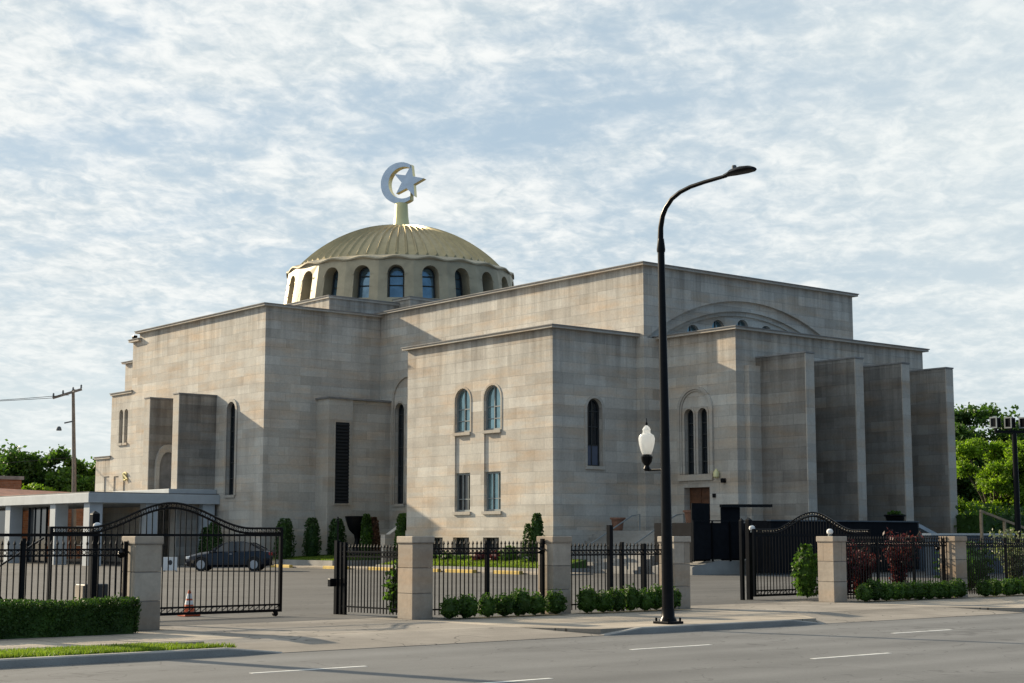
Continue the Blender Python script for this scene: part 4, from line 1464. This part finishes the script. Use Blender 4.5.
for yy, wd, hh, dz in hs:
    for i in range(12):
        a = 2 * math.pi * i / 12
        vs.append((axx + wd * math.cos(a), yy, 8.95 + dz + hh * math.sin(a) * (0.55 if math.sin(a) < 0 else 1.0)))
for j in range(len(hs) - 1):
    for i in range(12):
        fs.append((j * 12 + i, j * 12 + (i + 1) % 12, (j + 1) * 12 + (i + 1) % 12, (j + 1) * 12 + i))
fs += [tuple(reversed(range(12))), tuple(range(60, 72))]
hd.add(vs, fs)
hdo = hd.build('lamp_head', 'iron', la, smooth=True)
MB().lathe([(0.05, 0), (0.05, 0.06), (0.04, 0.08)], (axx, 20.98, 9.045), 10).build('photocell', 'slate', hdo)
MB().tube([(lx + 0.02, ly + 0.05, 3.12), (lx + 0.02, 23.52, 3.12)], 0.026, 8).build('lantern_bracket', 'iron', la)
lc = (lx + 0.02, 23.54, 3.10)
MB().lathe([(0.05, 0), (0.075, 0.05), (0.05, 0.11), (0.11, 0.20), (0.125, 0.30), (0.09, 0.345)], lc, 16).build('lantern_base', 'iron', la, smooth=True)
lg = MB().lathe([(0.09, 0.345), (0.125, 0.42), (0.160, 0.56), (0.172, 0.68), (0.150, 0.745), (0.085, 0.785), (0.078, 0.84), (0.09, 0.86), (0.055, 0.92), (0.02, 0.95)], lc, 18).build('lantern_globe', 'lantern', la, smooth=True)
MB().lathe([(0.02, 0.95), (0.03, 0.98), (0.012, 1.03), (0.008, 1.10)], lc, 8).build('lantern_finial', 'iron', la, smooth=True)

# ------------------------------------------------------------------ floodlight pole at right
fx, fy = 62.0, 40.3
fl = empty('floodlight_pole', (fx, fy, 0), 'black pole carrying a crossbar of square floodlights at the right edge', 'floodlight')
MB().tube([(fx, fy, -0.02), (fx, fy, 6.35)], [0.15, 0.11], 12).build('pole', 'iron', fl, smooth=True)
MB().bar((fx - 0.75, fy + 0.5, 6.42), (fx + 0.95, fy - 0.65, 6.42), 0.12).build('crossbar', 'iron', fl)
for t in (0.03, 0.36, 0.69, 1.0):
    cx, cy = fx - 0.75 + 1.7 * t, fy + 0.5 - 1.15 * t
    h = MB().box(cx - 0.17, cx + 0.17, cy - 0.17, cy + 0.17, 6.60, 7.05).build('flood_head', 'iron', fl, bevel=0.03)
    MB().ring([(cy - 0.19, 6.57), (cy + 0.19, 6.57), (cy + 0.19, 7.08), (cy - 0.19, 7.08)], [(cy - 0.13, 6.63), (cy + 0.13, 6.63), (cy + 0.13, 7.02), (cy - 0.13, 7.02)],
              lambda u, v, d: (cx - 0.2 + d, u, v), 0.0, 0.027).build('lens_frame', 'frame_grey', h)
    MB().box(cx - 0.05, cx + 0.05, cy - 0.05, cy + 0.05, 6.48, 6.598).build('knuckle', 'iron', h)

# ------------------------------------------------------------------ utility pole and its wires
ux, uy = 52.4, 119.3
up_ = empty('utility_pole', (ux, uy, 0), 'wooden utility pole with a slanted crossarm beyond the canopy', 'utility pole')
MB().tube([(ux, uy, -0.05), (ux - 0.15, uy + 0.15, 7.0), (ux - 0.62, uy - 0.2, 13.4)], [0.21, 0.165, 0.12], 10).build('pole', 'pole_wood', up_, smooth=True)
tx, ty = ux - 0.62, uy - 0.2
CA = [(tx - 1.25, ty + 1.0, 12.75), (tx + 0.5, ty - 0.5, 13.45)]
MB().bar(CA[0], CA[1], 0.16, 0.18).build('crossarm', 'pole_wood', up_)
MB().bar((tx - 0.4, ty - 0.9, 13.1), (tx + 0.5, ty + 0.9, 13.5), 0.14).build('crossarm', 'pole_wood', up_)
for t in (0.02, 0.35, 0.7, 0.98):
    c = [CA[0][i] + (CA[1][i] - CA[0][i]) * t for i in range(3)]
    MB().lathe([(0.05, 0), (0.09, 0.08), (0.06, 0.16), (0.09, 0.22), (0.03, 0.3)], (c[0], c[1], c[2] + 0.09), 8).build('insulator', 'slate', up_, smooth=True)
MB().tube([(tx + 0.1, ty + 0.1, 10.9), (tx - 0.45, ty + 0.45, 10.75)], 0.06, 8).build('lamp_bracket', 'slate', up_)
MB().lathe([(0.20, 0), (0.22, 0.06), (0.15, 0.28), (0.06, 0.34)], (tx - 0.75, ty + 0.75, 10.15), 12).build('pole_lamp', 'slate', up_, smooth=True)
up2 = copy_tree(up_)  # unseen copy added to throw the shadow streak across the road
up2.location = (9.7, 28.75, 0.0)
up2.rotation_euler = (0, 0, math.radians(25))
up2['label'] = 'unseen wooden utility pole added beside the clipped hedge to cast a shadow streak on the road'
far = [(tx - 40, ty + 14), (tx - 40, ty + 15.5)]
for (sx, sy, sz), (ex, ey), ez, lab in ((CA[0], far[0], 11.2, 'upper overhead wire running left from the utility pole crossarm'),
                                        ((tx - 0.2, ty + 0.3, 13.0), far[1], 10.6, 'middle overhead wire running left from the utility pole'),
                                        ((tx + 0.2, ty + 0.1, 8.0), far[0], 5.8, 'lowest overhead wire running left from halfway down the utility pole')):
    pts = []
    for i in range(13):
        t = i / 12
        pts.append((sx + (ex - sx) * t, sy + (ey - sy) * t, sz + (ez - sz) * t - 1.2 * 4 * t * (1 - t) * 0.5))
    o = MB().tube(pts, 0.022, 5).build('overhead_wire', 'iron')
    tag(o, lab, 'wire', 'overhead wires at the utility pole')

# ------------------------------------------------------------------ parked car
car = empty('parked_car', (40.35, 72.4, -0.008), 'dark blue sedan parked side-on in the lot behind the left gate', 'car', None, math.radians(140.7))
car.scale = (1.0, 1.0, 1.07)
# stations: x, half width, underside z, sill z, belt z, deck z
ST = [(2.24, 0.52, 0.34, 0.40, 0.52, 0.58), (2.17, 0.70, 0.24, 0.36, 0.60, 0.68), (1.95, 0.82, 0.20, 0.34, 0.68, 0.76), (1.5, 0.87, 0.19, 0.32, 0.76, 0.86), (0.95, 0.88, 0.19, 0.30, 0.84, 0.94),
      (0.4, 0.89, 0.19, 0.30, 0.88, 0.95), (-0.4, 0.89, 0.19, 0.30, 0.90, 0.96), (-1.2, 0.88, 0.19, 0.31, 0.93, 0.98), (-1.75, 0.86, 0.21, 0.33, 0.94, 1.0), (-2.1, 0.78, 0.26, 0.38, 0.90, 0.98), (-2.22, 0.66, 0.34, 0.44, 0.78, 0.86)]
vs, fs = [], []
for x, w_, u, s_, b_, d_ in ST:
    prof = [(-w_ * 0.86, u), (-w_, s_), (-w_ * 1.0, (s_ + b_) / 2), (-w_ * 0.965, b_), (-w_ * 0.80, d_), (0, d_ + 0.03), (w_ * 0.80, d_), (w_ * 0.965, b_), (w_, (s_ + b_) / 2), (w_, s_), (w_ * 0.86, u)]
    vs += [(x, y, z) for y, z in prof]
n = 11
for i in range(len(ST) - 1):
    for j in range(n):
        fs.append((i * n + j, i * n + (j + 1) % n, (i + 1) * n + (j + 1) % n, (i + 1) * n + j))
fs += [tuple(reversed(range(n))), tuple(range((len(ST) - 1) * n, len(ST) * n))]
body_o = MB().add(vs, fs).build('body', 'car_paint', car, smooth=True, local=True)
gh = [(1.0, 0.74, 0.90, 0.90), (0.35, 0.70, 0.93, 1.30), (0.0, 0.66, 0.94, 1.40), (-0.6, 0.655, 0.95, 1.42), (-1.1, 0.66, 0.96, 1.34), (-1.75, 0.72, 0.96, 0.99)]
vs, fs = [], []
for x, w_, zb, zt in gh:
    f_ = 0.84 if zt - zb > 0.1 else 1.0
    vs += [(x, -w_ - 0.08, zb), (x, -w_ * f_, zt - 0.03), (x, 0, zt), (x, w_ * f_, zt - 0.03), (x, w_ + 0.08, zb)]
for i in range(len(gh) - 1):
    for j in range(4):
        fs.append((i * 5 + j, i * 5 + j + 1, (i + 1) * 5 + j + 1, (i + 1) * 5 + j))
MB().add(vs, fs).build('cabin_glass', 'glass', car, smooth=True, local=True)
vs, fs = [], []
for x, w_, zb, zt in gh[1:5]:
    vs += [(x, -w_ * 0.86, zt - 0.035), (x, -w_ * 0.8, zt + 0.004), (x, 0, zt + 0.02), (x, w_ * 0.8, zt + 0.004), (x, w_ * 0.86, zt - 0.035)]
for i in range(3):
    for j in range(4):
        fs.append((i * 5 + j, i * 5 + j + 1, (i + 1) * 5 + j + 1, (i + 1) * 5 + j))
MB().add(vs, fs).build('roof', 'car_paint', car, smooth=True, local=True)
for sg in (-1, 1):
    for (xa, za), (xb, zb) in (((1.0, 0.90), (0.3, 1.32)), ((-0.35, 0.94), (-0.30, 1.40)), ((-1.15, 1.32), (-1.8, 0.99)), ((-1.05, 0.95), (-1.08, 1.34))):
        ya = 0.80 if za < 1.1 else 0.60
        yb = 0.80 if zb < 1.1 else 0.58
        MB().bar((xa, sg * ya, za), (xb, sg * yb, zb), 0.06).build('window_pillar', 'car_paint', car, local=True)
    MB().box(0.62, 0.80, sg * 0.90 - 0.09, sg * 0.90 + 0.09, 0.93, 1.06).build('wing_mirror', 'car_paint', car, local=True, bevel=0.03)
    MB().box(1.96, 2.19, sg * 0.60 - 0.16, sg * 0.60 + 0.16, 0.56, 0.70).build('headlight', 'lens', car, local=True, bevel=0.03)
    MB().box(-2.22, -2.05, sg * 0.62 - 0.16, sg * 0.62 + 0.16, 0.74, 0.90).build('tail_light', 'red_lens', car, local=True, bevel=0.03)
    for xw in (1.38, -1.32):
        t = MB().tube([(xw, sg * 0.91, 0.318), (xw, sg * 0.70, 0.318)], 0.32, 24).build('wheel', 'tyre', car, local=True)
        rm = MB()
        rm.tube([(xw, sg * 0.925, 0.318), (xw, sg * 0.80, 0.318)], 0.21, 20)
        rm.build('rim', 'rim', t, local=True)
        ar = MB()
        pts = [(xw + 0.37 * math.cos(a), sg * 0.885, 0.318 + 0.37 * math.sin(a)) for a in [math.pi * k_ / 10 for k_ in range(11)]]
        ar.tube(pts, 0.03, 6)
        ar.build('wheel_arch', 'tyre', car, local=True)
    MB().box(-0.2, 0.0, sg * 0.885 - 0.02, sg * 0.885 + 0.02, 0.80, 0.83).build('door_handle', 'rim', car, local=True)
MB().box(2.12, 2.235, -0.42, 0.42, 0.42, 0.56).build('grille', 'tyre', car, local=True, bevel=0.02)
MB().box(2.10, 2.27, -0.62, 0.62, 0.30, 0.40).build('bumper', 'rim', car, local=True, bevel=0.04)

# ------------------------------------------------------------------ cone, sign, urn
cx, cy = 16.75, 31.9
co = empty('traffic_cone', (cx, cy, -0.004), 'orange traffic cone with white reflective bands behind the left gate', 'traffic cone')
MB().box(cx - 0.19, cx + 0.19, cy - 0.19, cy + 0.19, -0.004, 0.035).build('base', 'orange', co, bevel=0.01)
MB().lathe([(0.14, 0.036), (0.10, 0.22), (0.095, 0.24), (0.05, 0.46), (0.028, 0.56), (0.02, 0.565)], (cx, cy, 0), 18).build('cone_body', 'orange', co, smooth=True)
MB().lathe([(0.098, 0.25), (0.080, 0.34)], (cx, cy, 0), 18).build('reflective_band', 'white', co)
MB().lathe([(0.071, 0.38), (0.050, 0.49)], (cx, cy, 0), 18).build('reflective_band', 'white', co)
sx, sy = 37.0, 72.6
sg_ = empty('sandwich_sign', (sx, sy, 0), 'small white sign board with a dark emblem standing left of the car', 'sign', None, math.radians(-38))
MB().box(-0.36, 0.36, -0.03, 0.03, 0.05, 0.72).build('board', 'white', sg_, local=True, bevel=0.01)
MB().prism([(0.1 * math.cos(a) + 0.02, 0.45 + 0.13 * math.sin(a)) for a in [2 * math.pi * i / 12 for i in range(12)]], lambda u, v, d: (u, -0.034 - d, v), 0.0, 0.004).build('emblem', 'cabinet', sg_, local=True)
for s in (-0.3, 0.3):
    MB().box(s - 0.03, s + 0.03, 0.03, 0.28, -0.0, 0.05).build('leg', 'frame_grey', sg_, local=True)
x, y, z = 53.3, 80.2, 0.60
fu = empty('garden_urn', (x, y, z), 'large black bowl urn on a splayed foot against the shaded nook wall', 'urn')
MB().lathe([(0.50, 0), (0.40, 0.08), (0.22, 0.5), (0.16, 0.95), (0.22, 1.25), (0.48, 1.50), (0.62, 1.80), (0.70, 2.1), (0.78, 2.36), (0.74, 2.38), (0.66, 2.2)], (x, y, z), 22).build('bowl', 'iron', fu, smooth=True)
MB().box(x - 0.5, x + 0.5, y - 0.5, y + 0.5, 0.2, 0.599).build('foot_slab', 'kerb', fu)
# stone cheek wall of the side steps
ck = empty('side_steps', (54.5, 74.6, 0), 'stone side steps with a sloping cheek wall left of the front block', 'steps')
cm = MB()
cm.prism([(51.9, -0.1), (56.8, -0.1), (56.8, 3.1), (54.2, 3.1), (52.2, 1.85), (51.9, 1.85)], lambda u, v, d: (u, 75.2 + d, v), 0.0, 0.45)
cm.build('cheek_wall', 'limestone', ck, bevel=0.02)
stair(52.2, 0.3, 0.2, 9, 57.5, 72.95, 75.19).build('stair', 'concrete', ck)

# ------------------------------------------------------------------ planting
def ball_bush(rng, r, h, mat, name, root, n=700, leaf=0.045):
    c = np.array(ORIGIN[root.name]) + np.array([0, 0, h * 0.52])
    pts = shell_points(c, r, r, h * 0.52, n, rng, 0.72, -0.85)
    pts += 0.04 * r / 0.25 * np.sin(pts * 23.0)
    leaf_object(name, pts, leaf, mat, rng, root, core=lump(c, r * 0.82, r * 0.82, h * 0.44, rng))


BOXG = 'low boxwood balls along the fence'
proto = []
for v in range(3):
    rng = np.random.default_rng(40 + v)
    b = empty('boxwood_bush', (0, 0, 0), 'low boxwood ball', 'bush', BOXG)
    ball_bush(rng, 0.25, 0.54, 'leaf_box', 'foliage', b, 1700, 0.036)
    proto.append(b)
rows = []
rows += [(20.40 + 0.49 * i, 27.12, 'low round boxwood in the row below the fence before the sunlit lawn') for i in range(7)]
rows += [(24.42 + 0.435 * i, 27.12, 'low round boxwood in the row left of the lamp post') for i in range(7)]
rows += [(34.35 + 0.475 * i, 27.12, 'low round boxwood in the row below the dark red shrubs') for i in range(10)]
rows += [(39.95 + 0.52 * i, 27.15, 'low round boxwood right of the last stone pillar') for i in range(8)]
rr = random.Random(4)
for i, (x, y, lab) in enumerate(rows):
    o = proto[i] if i < 3 else copy_tree(proto[i % 3])
    o.location = (x + rr.uniform(-0.04, 0.04), y + rr.uniform(-0.05, 0.05), -0.015)
    o.rotation_euler = (0, 0, rr.uniform(0, 6.28))
    s_ = rr.uniform(0.88, 1.12)
    o.scale = (s_, s_, rr.uniform(0.85, 1.1))
    o['label'] = lab
    o['group'] = lab.replace('low round boxwood', 'boxwoods')
structure(MB().box(20.2, 23.5, 26.8, 27.345, -0.3, 0.006), 'planting_bed', 'earth')
structure(MB().box(24.15, 27.42, 26.8, 27.345, -0.3, 0.006), 'planting_bed', 'earth')
structure(MB().box(34.05, 38.9, 26.8, 27.345, -0.3, 0.006), 'planting_bed', 'earth')
structure(MB().box(39.5, 60, 26.8, 27.345, -0.3, 0.006), 'planting_bed', 'earth')

# clipped hedge at the left
rng = np.random.default_rng(21)
hx0, hx1, hy0, hy1, hz = 3.0, 12.98, 26.62, 27.34, 0.60
n = 30000
px_ = rng.uniform(hx0, hx1, n)
fsel = rng.uniform(0, 1, n)
py_ = np.where(fsel < 0.45, hy0 + rng.uniform(-0.02, 0.09, n), rng.uniform(hy0, hy1, n))
pz_ = np.where(fsel < 0.45, rng.uniform(0.02, hz, n), hz + rng.uniform(-0.10, 0.03, n))
e = fsel > 0.93
px_ = np.where(e, hx1 + rng.uniform(-0.08, 0.03, n), px_)
pz_ = np.where(e, rng.uniform(0.0, hz, n), pz_)
py_ = py_ + 0.03 * np.sin(px_ * 7) - 0.06 * (pz_ / hz - 0.5)
pz_ = pz_ + 0.022 * np.sin(px_ * 3.1) + 0.016 * np.sin(px_ * 11 + py_ * 6) + np.where(rng.uniform(0, 1, n) > 0.985, rng.uniform(0, 0.09, n), 0)
hm = MB().box(hx0 + 0.06, hx1 - 0.07, hy0 + 0.07, hy1 - 0.05, 0.0, hz - 0.08)
o = leaf_object('hedge', np.c_[px_, py_, pz_], 0.034, 'leaf_hedge', rng, None, ((hx0 + hx1) / 2, 27.0, 0.0), core=(hm.v, hm.f))
tag(o, 'long clipped dark green hedge in front of the left fence', 'hedge')


def cone_bush(x, y, z, r, h, lab, mat, seed, group=None, n=1500, leaf=0.085, tip=0.55, name='arborvitae'):
    rng = np.random.default_rng(seed)
    root = empty(name, (x, y, z), lab, 'shrub', group)
    t = rng.uniform(0, 1, n) ** 0.9
    a = rng.uniform(0, 2 * np.pi, n)
    prof = np.where(t < 0.65, 0.82 + 0.18 * np.sin(t / 0.65 * np.pi), (1 - ((t - 0.65) / 0.37) ** 2 * (1 - 0.12)) ** 0.5 * 0.82)
    prof = np.nan_to_num(prof, nan=0.15)
    q = r * prof * rng.uniform(0.75, 1.06, n) * (1 + 0.10 * np.sin(a * 5 + t * 9))
    pts = np.c_[x + q * np.cos(a), y + q * np.sin(a), z + h * t]
    core = MB().lathe([(r * 0.55, 0.02), (r * 0.74, h * 0.3), (r * 0.66, h * 0.65), (r * 0.36, h * 0.9), (0.02, h * 0.97)], (x, y, z), 10)
    leaf_object('foliage', pts, leaf, mat, rng, root, core=(core.v, core.f))
    MB().tube([(x, y, z - 0.05), (x, y, z + 0.25)], 0.05, 6).build('stem', 'bark', root)
    return root


AG = 'clipped arborvitae against the walls'
cone_bush(49.65, 82.6, 0.28, 0.62, 2.55, 'dark clipped conifer at the corner of the left wing', 'leaf_arbor', 61, AG)
cone_bush(51.45, 82.4, 0.28, 0.55, 2.6, 'dark clipped conifer midway along the shaded nook wall', 'leaf_arbor', 62, AG)
cone_bush(53.0, 82.0, 0.28, 0.58, 2.55, 'dark clipped conifer left of the black urn below the louvre', 'leaf_arbor', 63, AG)
cone_bush(53.15, 79.0, 0.45, 0.36, 2.65, 'sunlit clipped conifer right of the black urn', 'leaf_box', 64, AG)
cone_bush(53.72, 79.05, 0.45, 0.40, 2.45, 'browned clipped conifer right of the black urn', 'leaf_brown', 65, AG)
cone_bush(56.6, 79.5, 0.28, 0.5, 2.3, 'small dark clipped conifer before the tall nook window', 'leaf_arbor', 66, AG)
cone_bush(51.95, 73.5, 0.3, 0.50, 2.75, 'bright rounded conifer in front of the sloping cheek wall', 'leaf_box', 67, AG, n=1900)
cone_bush(47.0, 86.5, 0.0, 0.55, 2.6, 'dark conifer left of the slender arched window', 'leaf_arbor', 68, AG)
cone_bush(47.3, 88.0, 0.0, 0.5, 2.3, 'dark conifer nearest the canopy end', 'leaf_arbor', 69, AG)
nc = cone_bush(51.0, 60.55, 0.3, 0.36, 2.6, 'tall narrow dark conifer with twin tips at the front block corner', 'leaf_arbor', 70, AG, n=1700)
rng = np.random.default_rng(71)
a = rng.uniform(0, 2 * np.pi, 800)
t = rng.uniform(0, 1, 800)
leaf_object('foliage', np.c_[50.72 + 0.26 * np.cos(a) * (1 - 0.6 * t ** 3), 60.95 + 0.26 * np.sin(a) * (1 - 0.6 * t ** 3), 0.3 + 2.1 * t], 0.085, 'leaf_arbor', rng, nc)

# low shrubs below the basement windows
for i, (yy, m_, h_, lab) in enumerate(((71.0, 'leaf_box', 0.55, 'low green shrub under the left basement window'), (69.6, 'leaf_box', 0.5, 'low green shrub between the first basement windows'), (68.2, 'leaf_box', 0.55, 'low green shrub under the middle basement window'), (66.8, 'leaf_mid', 0.5, 'pale low shrub beside the middle basement window'),
                                       (65.2, 'leaf_red', 0.6, 'dusky red shrub under the right basement window'), (63.9, 'leaf_red', 0.7, 'dusky red shrub right of the basement windows'), (62.9, 'leaf_mid', 0.9, 'loose green shrub left of the tall narrow conifer'))):
    root = empty('shrub', (51.15, yy, 0.29), lab, 'shrub', 'low shrubs along the front block')
    ball_bush(np.random.default_rng(80 + i), 0.5, h_, m_, 'foliage', root, 700, 0.09)

# shrub behind the second pillar, green bush inside the right gate
for x, y, r, h, mat, lab, seed in ((20.25, 28.55, 0.42, 1.15, 'leaf_box', 'leafy green shrub crowding the back of the second gate pillar', 91),
                                   (34.35, 29.1, 0.34, 1.45, 'leaf_mid', 'bright green climbing bush inside the right gate', 92),
                                   (43.6, 30.3, 0.85, 1.55, 'leaf_arbor', 'dark round topiary ball behind the far right fence', 93)):
    root = empty('shrub', (x, y, -0.01), lab, 'shrub')
    ball_bush(np.random.default_rng(seed), r, h, mat, 'foliage', root, 1500, 0.075)
# feathery red barberries, mottled bush at right
for x, y, rx, h, mat, lab, seed in ((36.2, 29.3, 1.0, 1.55, 'leaf_red', 'dark red feathery shrub behind the middle of the right fence', 101),
                                    (37.35, 29.6, 0.8, 1.25, 'leaf_red', 'lower dark red shrub between the two taller red ones', 102),
                                    (38.9, 29.4, 0.95, 1.8, 'leaf_red', 'tallest dark red shrub behind the far right pillar', 103),
                                    (46.2, 30.2, 1.25, 1.9, 'leaf_var', 'mottled pale and green bush behind the last fence panel', 104)):
    root = empty('shrub', (x, y, -0.01), lab, 'shrub', 'red shrubs behind the right fence' if mat == 'leaf_red' else None)
    rng = np.random.default_rng(seed)
    pts = []
    stems = MB()
    for q in range(46):
        a = rng.uniform(0, 2 * np.pi)
        ln = h * rng.uniform(0.65, 1.08)
        lean = rx * rng.uniform(0.1, 1.0) * 0.8
        tip = np.array([x + lean * math.cos(a), y + lean * math.sin(a), ln])
        mid = np.array([x + lean * 0.35 * math.cos(a), y + lean * 0.35 * math.sin(a), ln * 0.6])
        stems.tube([(x + 0.05 * math.cos(a), y + 0.05 * math.sin(a), 0), tuple(mid), tuple(tip)], [0.012, 0.009, 0.004], 4)
        for tt in rng.uniform(0.18, 1.0, 46):
            p_ = (mid * (tt / 0.6) if tt < 0.6 else mid + (tip - mid) * ((tt - 0.6) / 0.4)) if tt >= 0.6 else np.array([x + lean * 0.35 * math.cos(a) * tt / 0.6, y + lean * 0.35 * math.sin(a) * tt / 0.6, ln * tt])
            pts.append(p_ + rng.normal(0, 0.07, 3))
    leaf_object('foliage', np.array(pts), 0.075, mat, rng, root)
    stems.build('stems', 'bark', root)


def tree(x, y, h, blobs, mat, lab, seed, group, leaf=0.35, n=9000, trunk=0.28, z0=0.0, name='tree'):
    """trunk with limbs running into an uneven crown of many leaf faces"""
    rng = np.random.default_rng(seed)
    root = empty(name, (x, y, z0), lab, 'tree', group)
    tr = MB()
    fork = h * 0.32
    tr.tube([(x, y, z0 - 0.1), (x + 0.1, y, z0 + fork * 0.6), (x + 0.05, y + 0.1, z0 + fork)], [trunk, trunk * 0.75, trunk * 0.62], 9)
    tot = sum(b[3] * b[3] for b in blobs)
    pts = []
    for (bx, by, bz, br, bs_) in blobs:
        c = np.array([x + bx, y + by, z0 + bz])
        tr.tube([(x + 0.05, y + 0.1, z0 + fork * 0.92), (x + bx * 0.45, y + by * 0.45, z0 + fork + (bz - fork) * 0.5), tuple(c)], [trunk * 0.45, trunk * 0.28, 0.04], 6)
        k_ = int(n * br * br / tot)
        sub = max(6, int(18 * br / 2.5))
        for s_ in range(sub):
            d_ = rng.normal(size=3)
            d_ /= np.linalg.norm(d_)
            if d_[2] < -0.45:
                d_[2] *= -0.4
            cc = c + d_ * br * rng.uniform(0.35, 0.98) * np.array([1, 1, bs_])
            rr_ = br * rng.uniform(0.22, 0.42)
            pp = rng.normal(size=(max(8, k_ // sub), 3)) * rr_ * np.array([0.62, 0.62, 0.45])
            pts.append(cc + pp)
    leaf_object('crown', np.vstack(pts), leaf, mat, rng, root)
    tr.build('trunk', 'bark', root)
    return root


def rnd_blobs(seed, w_, h, k_, r, zlo=0.45):
    rng = np.random.default_rng(seed)
    out = []
    for i in range(k_):
        a = rng.uniform(0, 2 * np.pi)
        q = w_ * math.sqrt(rng.uniform(0.0, 1.0)) * 0.8
        zz = h * rng.uniform(zlo, 0.86)
        q *= math.sqrt(max(0.15, 1 - ((zz / h - 0.55) / 0.5) ** 2))
        out.append((q * math.cos(a), q * math.sin(a), zz, r * rng.uniform(0.75, 1.2), 0.8))
    return out


TG = 'background trees'
tree(58.9, 146.5, 11.6, rnd_blobs(1, 4.6, 11.4, 20, 2.0, 0.25), 'leaf_dark', 'broad dark green tree behind the low buildings left of the utility pole', 201, TG, 0.27, 20000)
tree(54.5, 150.0, 11.4, rnd_blobs(2, 4.2, 11.2, 17, 2.0, 0.25), 'leaf_dark', 'dark tree cut by the left edge behind the brick building', 202, TG, 0.27, 15000)
tree(64.8, 143.5, 10.8, rnd_blobs(3, 3.0, 10.6, 13, 1.8, 0.22), 'leaf_mid', 'lighter green tree between the utility pole and the stepped wing', 203, TG, 0.26, 14000)
tree(61.8, 141.0, 8.4, rnd_blobs(4, 2.0, 7.8, 6, 1.5, 0.25), 'leaf_mid', 'lower mid green tree directly behind the utility pole', 204, TG, 0.25, 9000)
tree(57.6, 137.0, 7.3, rnd_blobs(5, 1.9, 6.9, 6, 1.2, 0.3), 'leaf_bright', 'small bright green bushy tree over the red roof', 205, TG, 0.2, 8000)
tree(68.5, 150.0, 9.0, rnd_blobs(6, 3.2, 8.6, 7, 1.9, 0.25), 'leaf_dark', 'dark tree mostly hidden behind the stepped left wing', 206, TG, 0.4, 4000)
tree(128.5, 90.5, 15.6, rnd_blobs(7, 5.8, 15.2, 34, 2.3, 0.15), 'leaf_dark', 'big dark green tree behind the last stone fin', 207, TG, 0.25, 52000)
tree(136.0, 86.0, 14.4, rnd_blobs(8, 5.4, 14.2, 26, 2.4, 0.15), 'leaf_dark', 'dark green tree behind the floodlights at the right edge', 208, TG, 0.27, 20000)
tree(95.0, 63.6, 9.0, rnd_blobs(9, 3.1, 8.9, 26, 1.2, 0.18), 'leaf_bright', 'bright yellow green tree in the sun behind the floodlight pole', 209, TG, 0.13, 50000)
tree(98.8, 60.5, 8.8, rnd_blobs(10, 3.1, 8.7, 22, 1.2, 0.18), 'leaf_bright', 'second bright yellow green tree cut by the right edge', 210, TG, 0.13, 38000)
tree(112.0, 70.0, 6.0, rnd_blobs(12, 3.6, 5.4, 9, 1.6, 0.15), 'leaf_mid', 'low green tree filling the gap below the bright trees', 211, TG, 0.3, 6000)
# dark shaded hedge bank behind the low wall
rng = np.random.default_rng(220)
hp = np.c_[rng.uniform(72, 100, 9000), rng.uniform(49.0, 51.5, 9000), np.abs(rng.normal(0, 1, 9000)) * 0.0 + rng.uniform(0.2, 3.3, 9000)]
hp[:, 2] += 0.25 * np.sin(hp[:, 0] * 1.7)
cb2 = MB().box(72.3, 99.7, 49.3, 51.2, 0.0, 2.9)
o = leaf_object('tall_hedge', hp, 0.16, 'leaf_dark', rng, None, (86, 50.2, 0.0), core=(cb2.v, cb2.f))
tag(o, 'tall dark shaded hedge behind the low wall and the wooden railing', 'hedge')
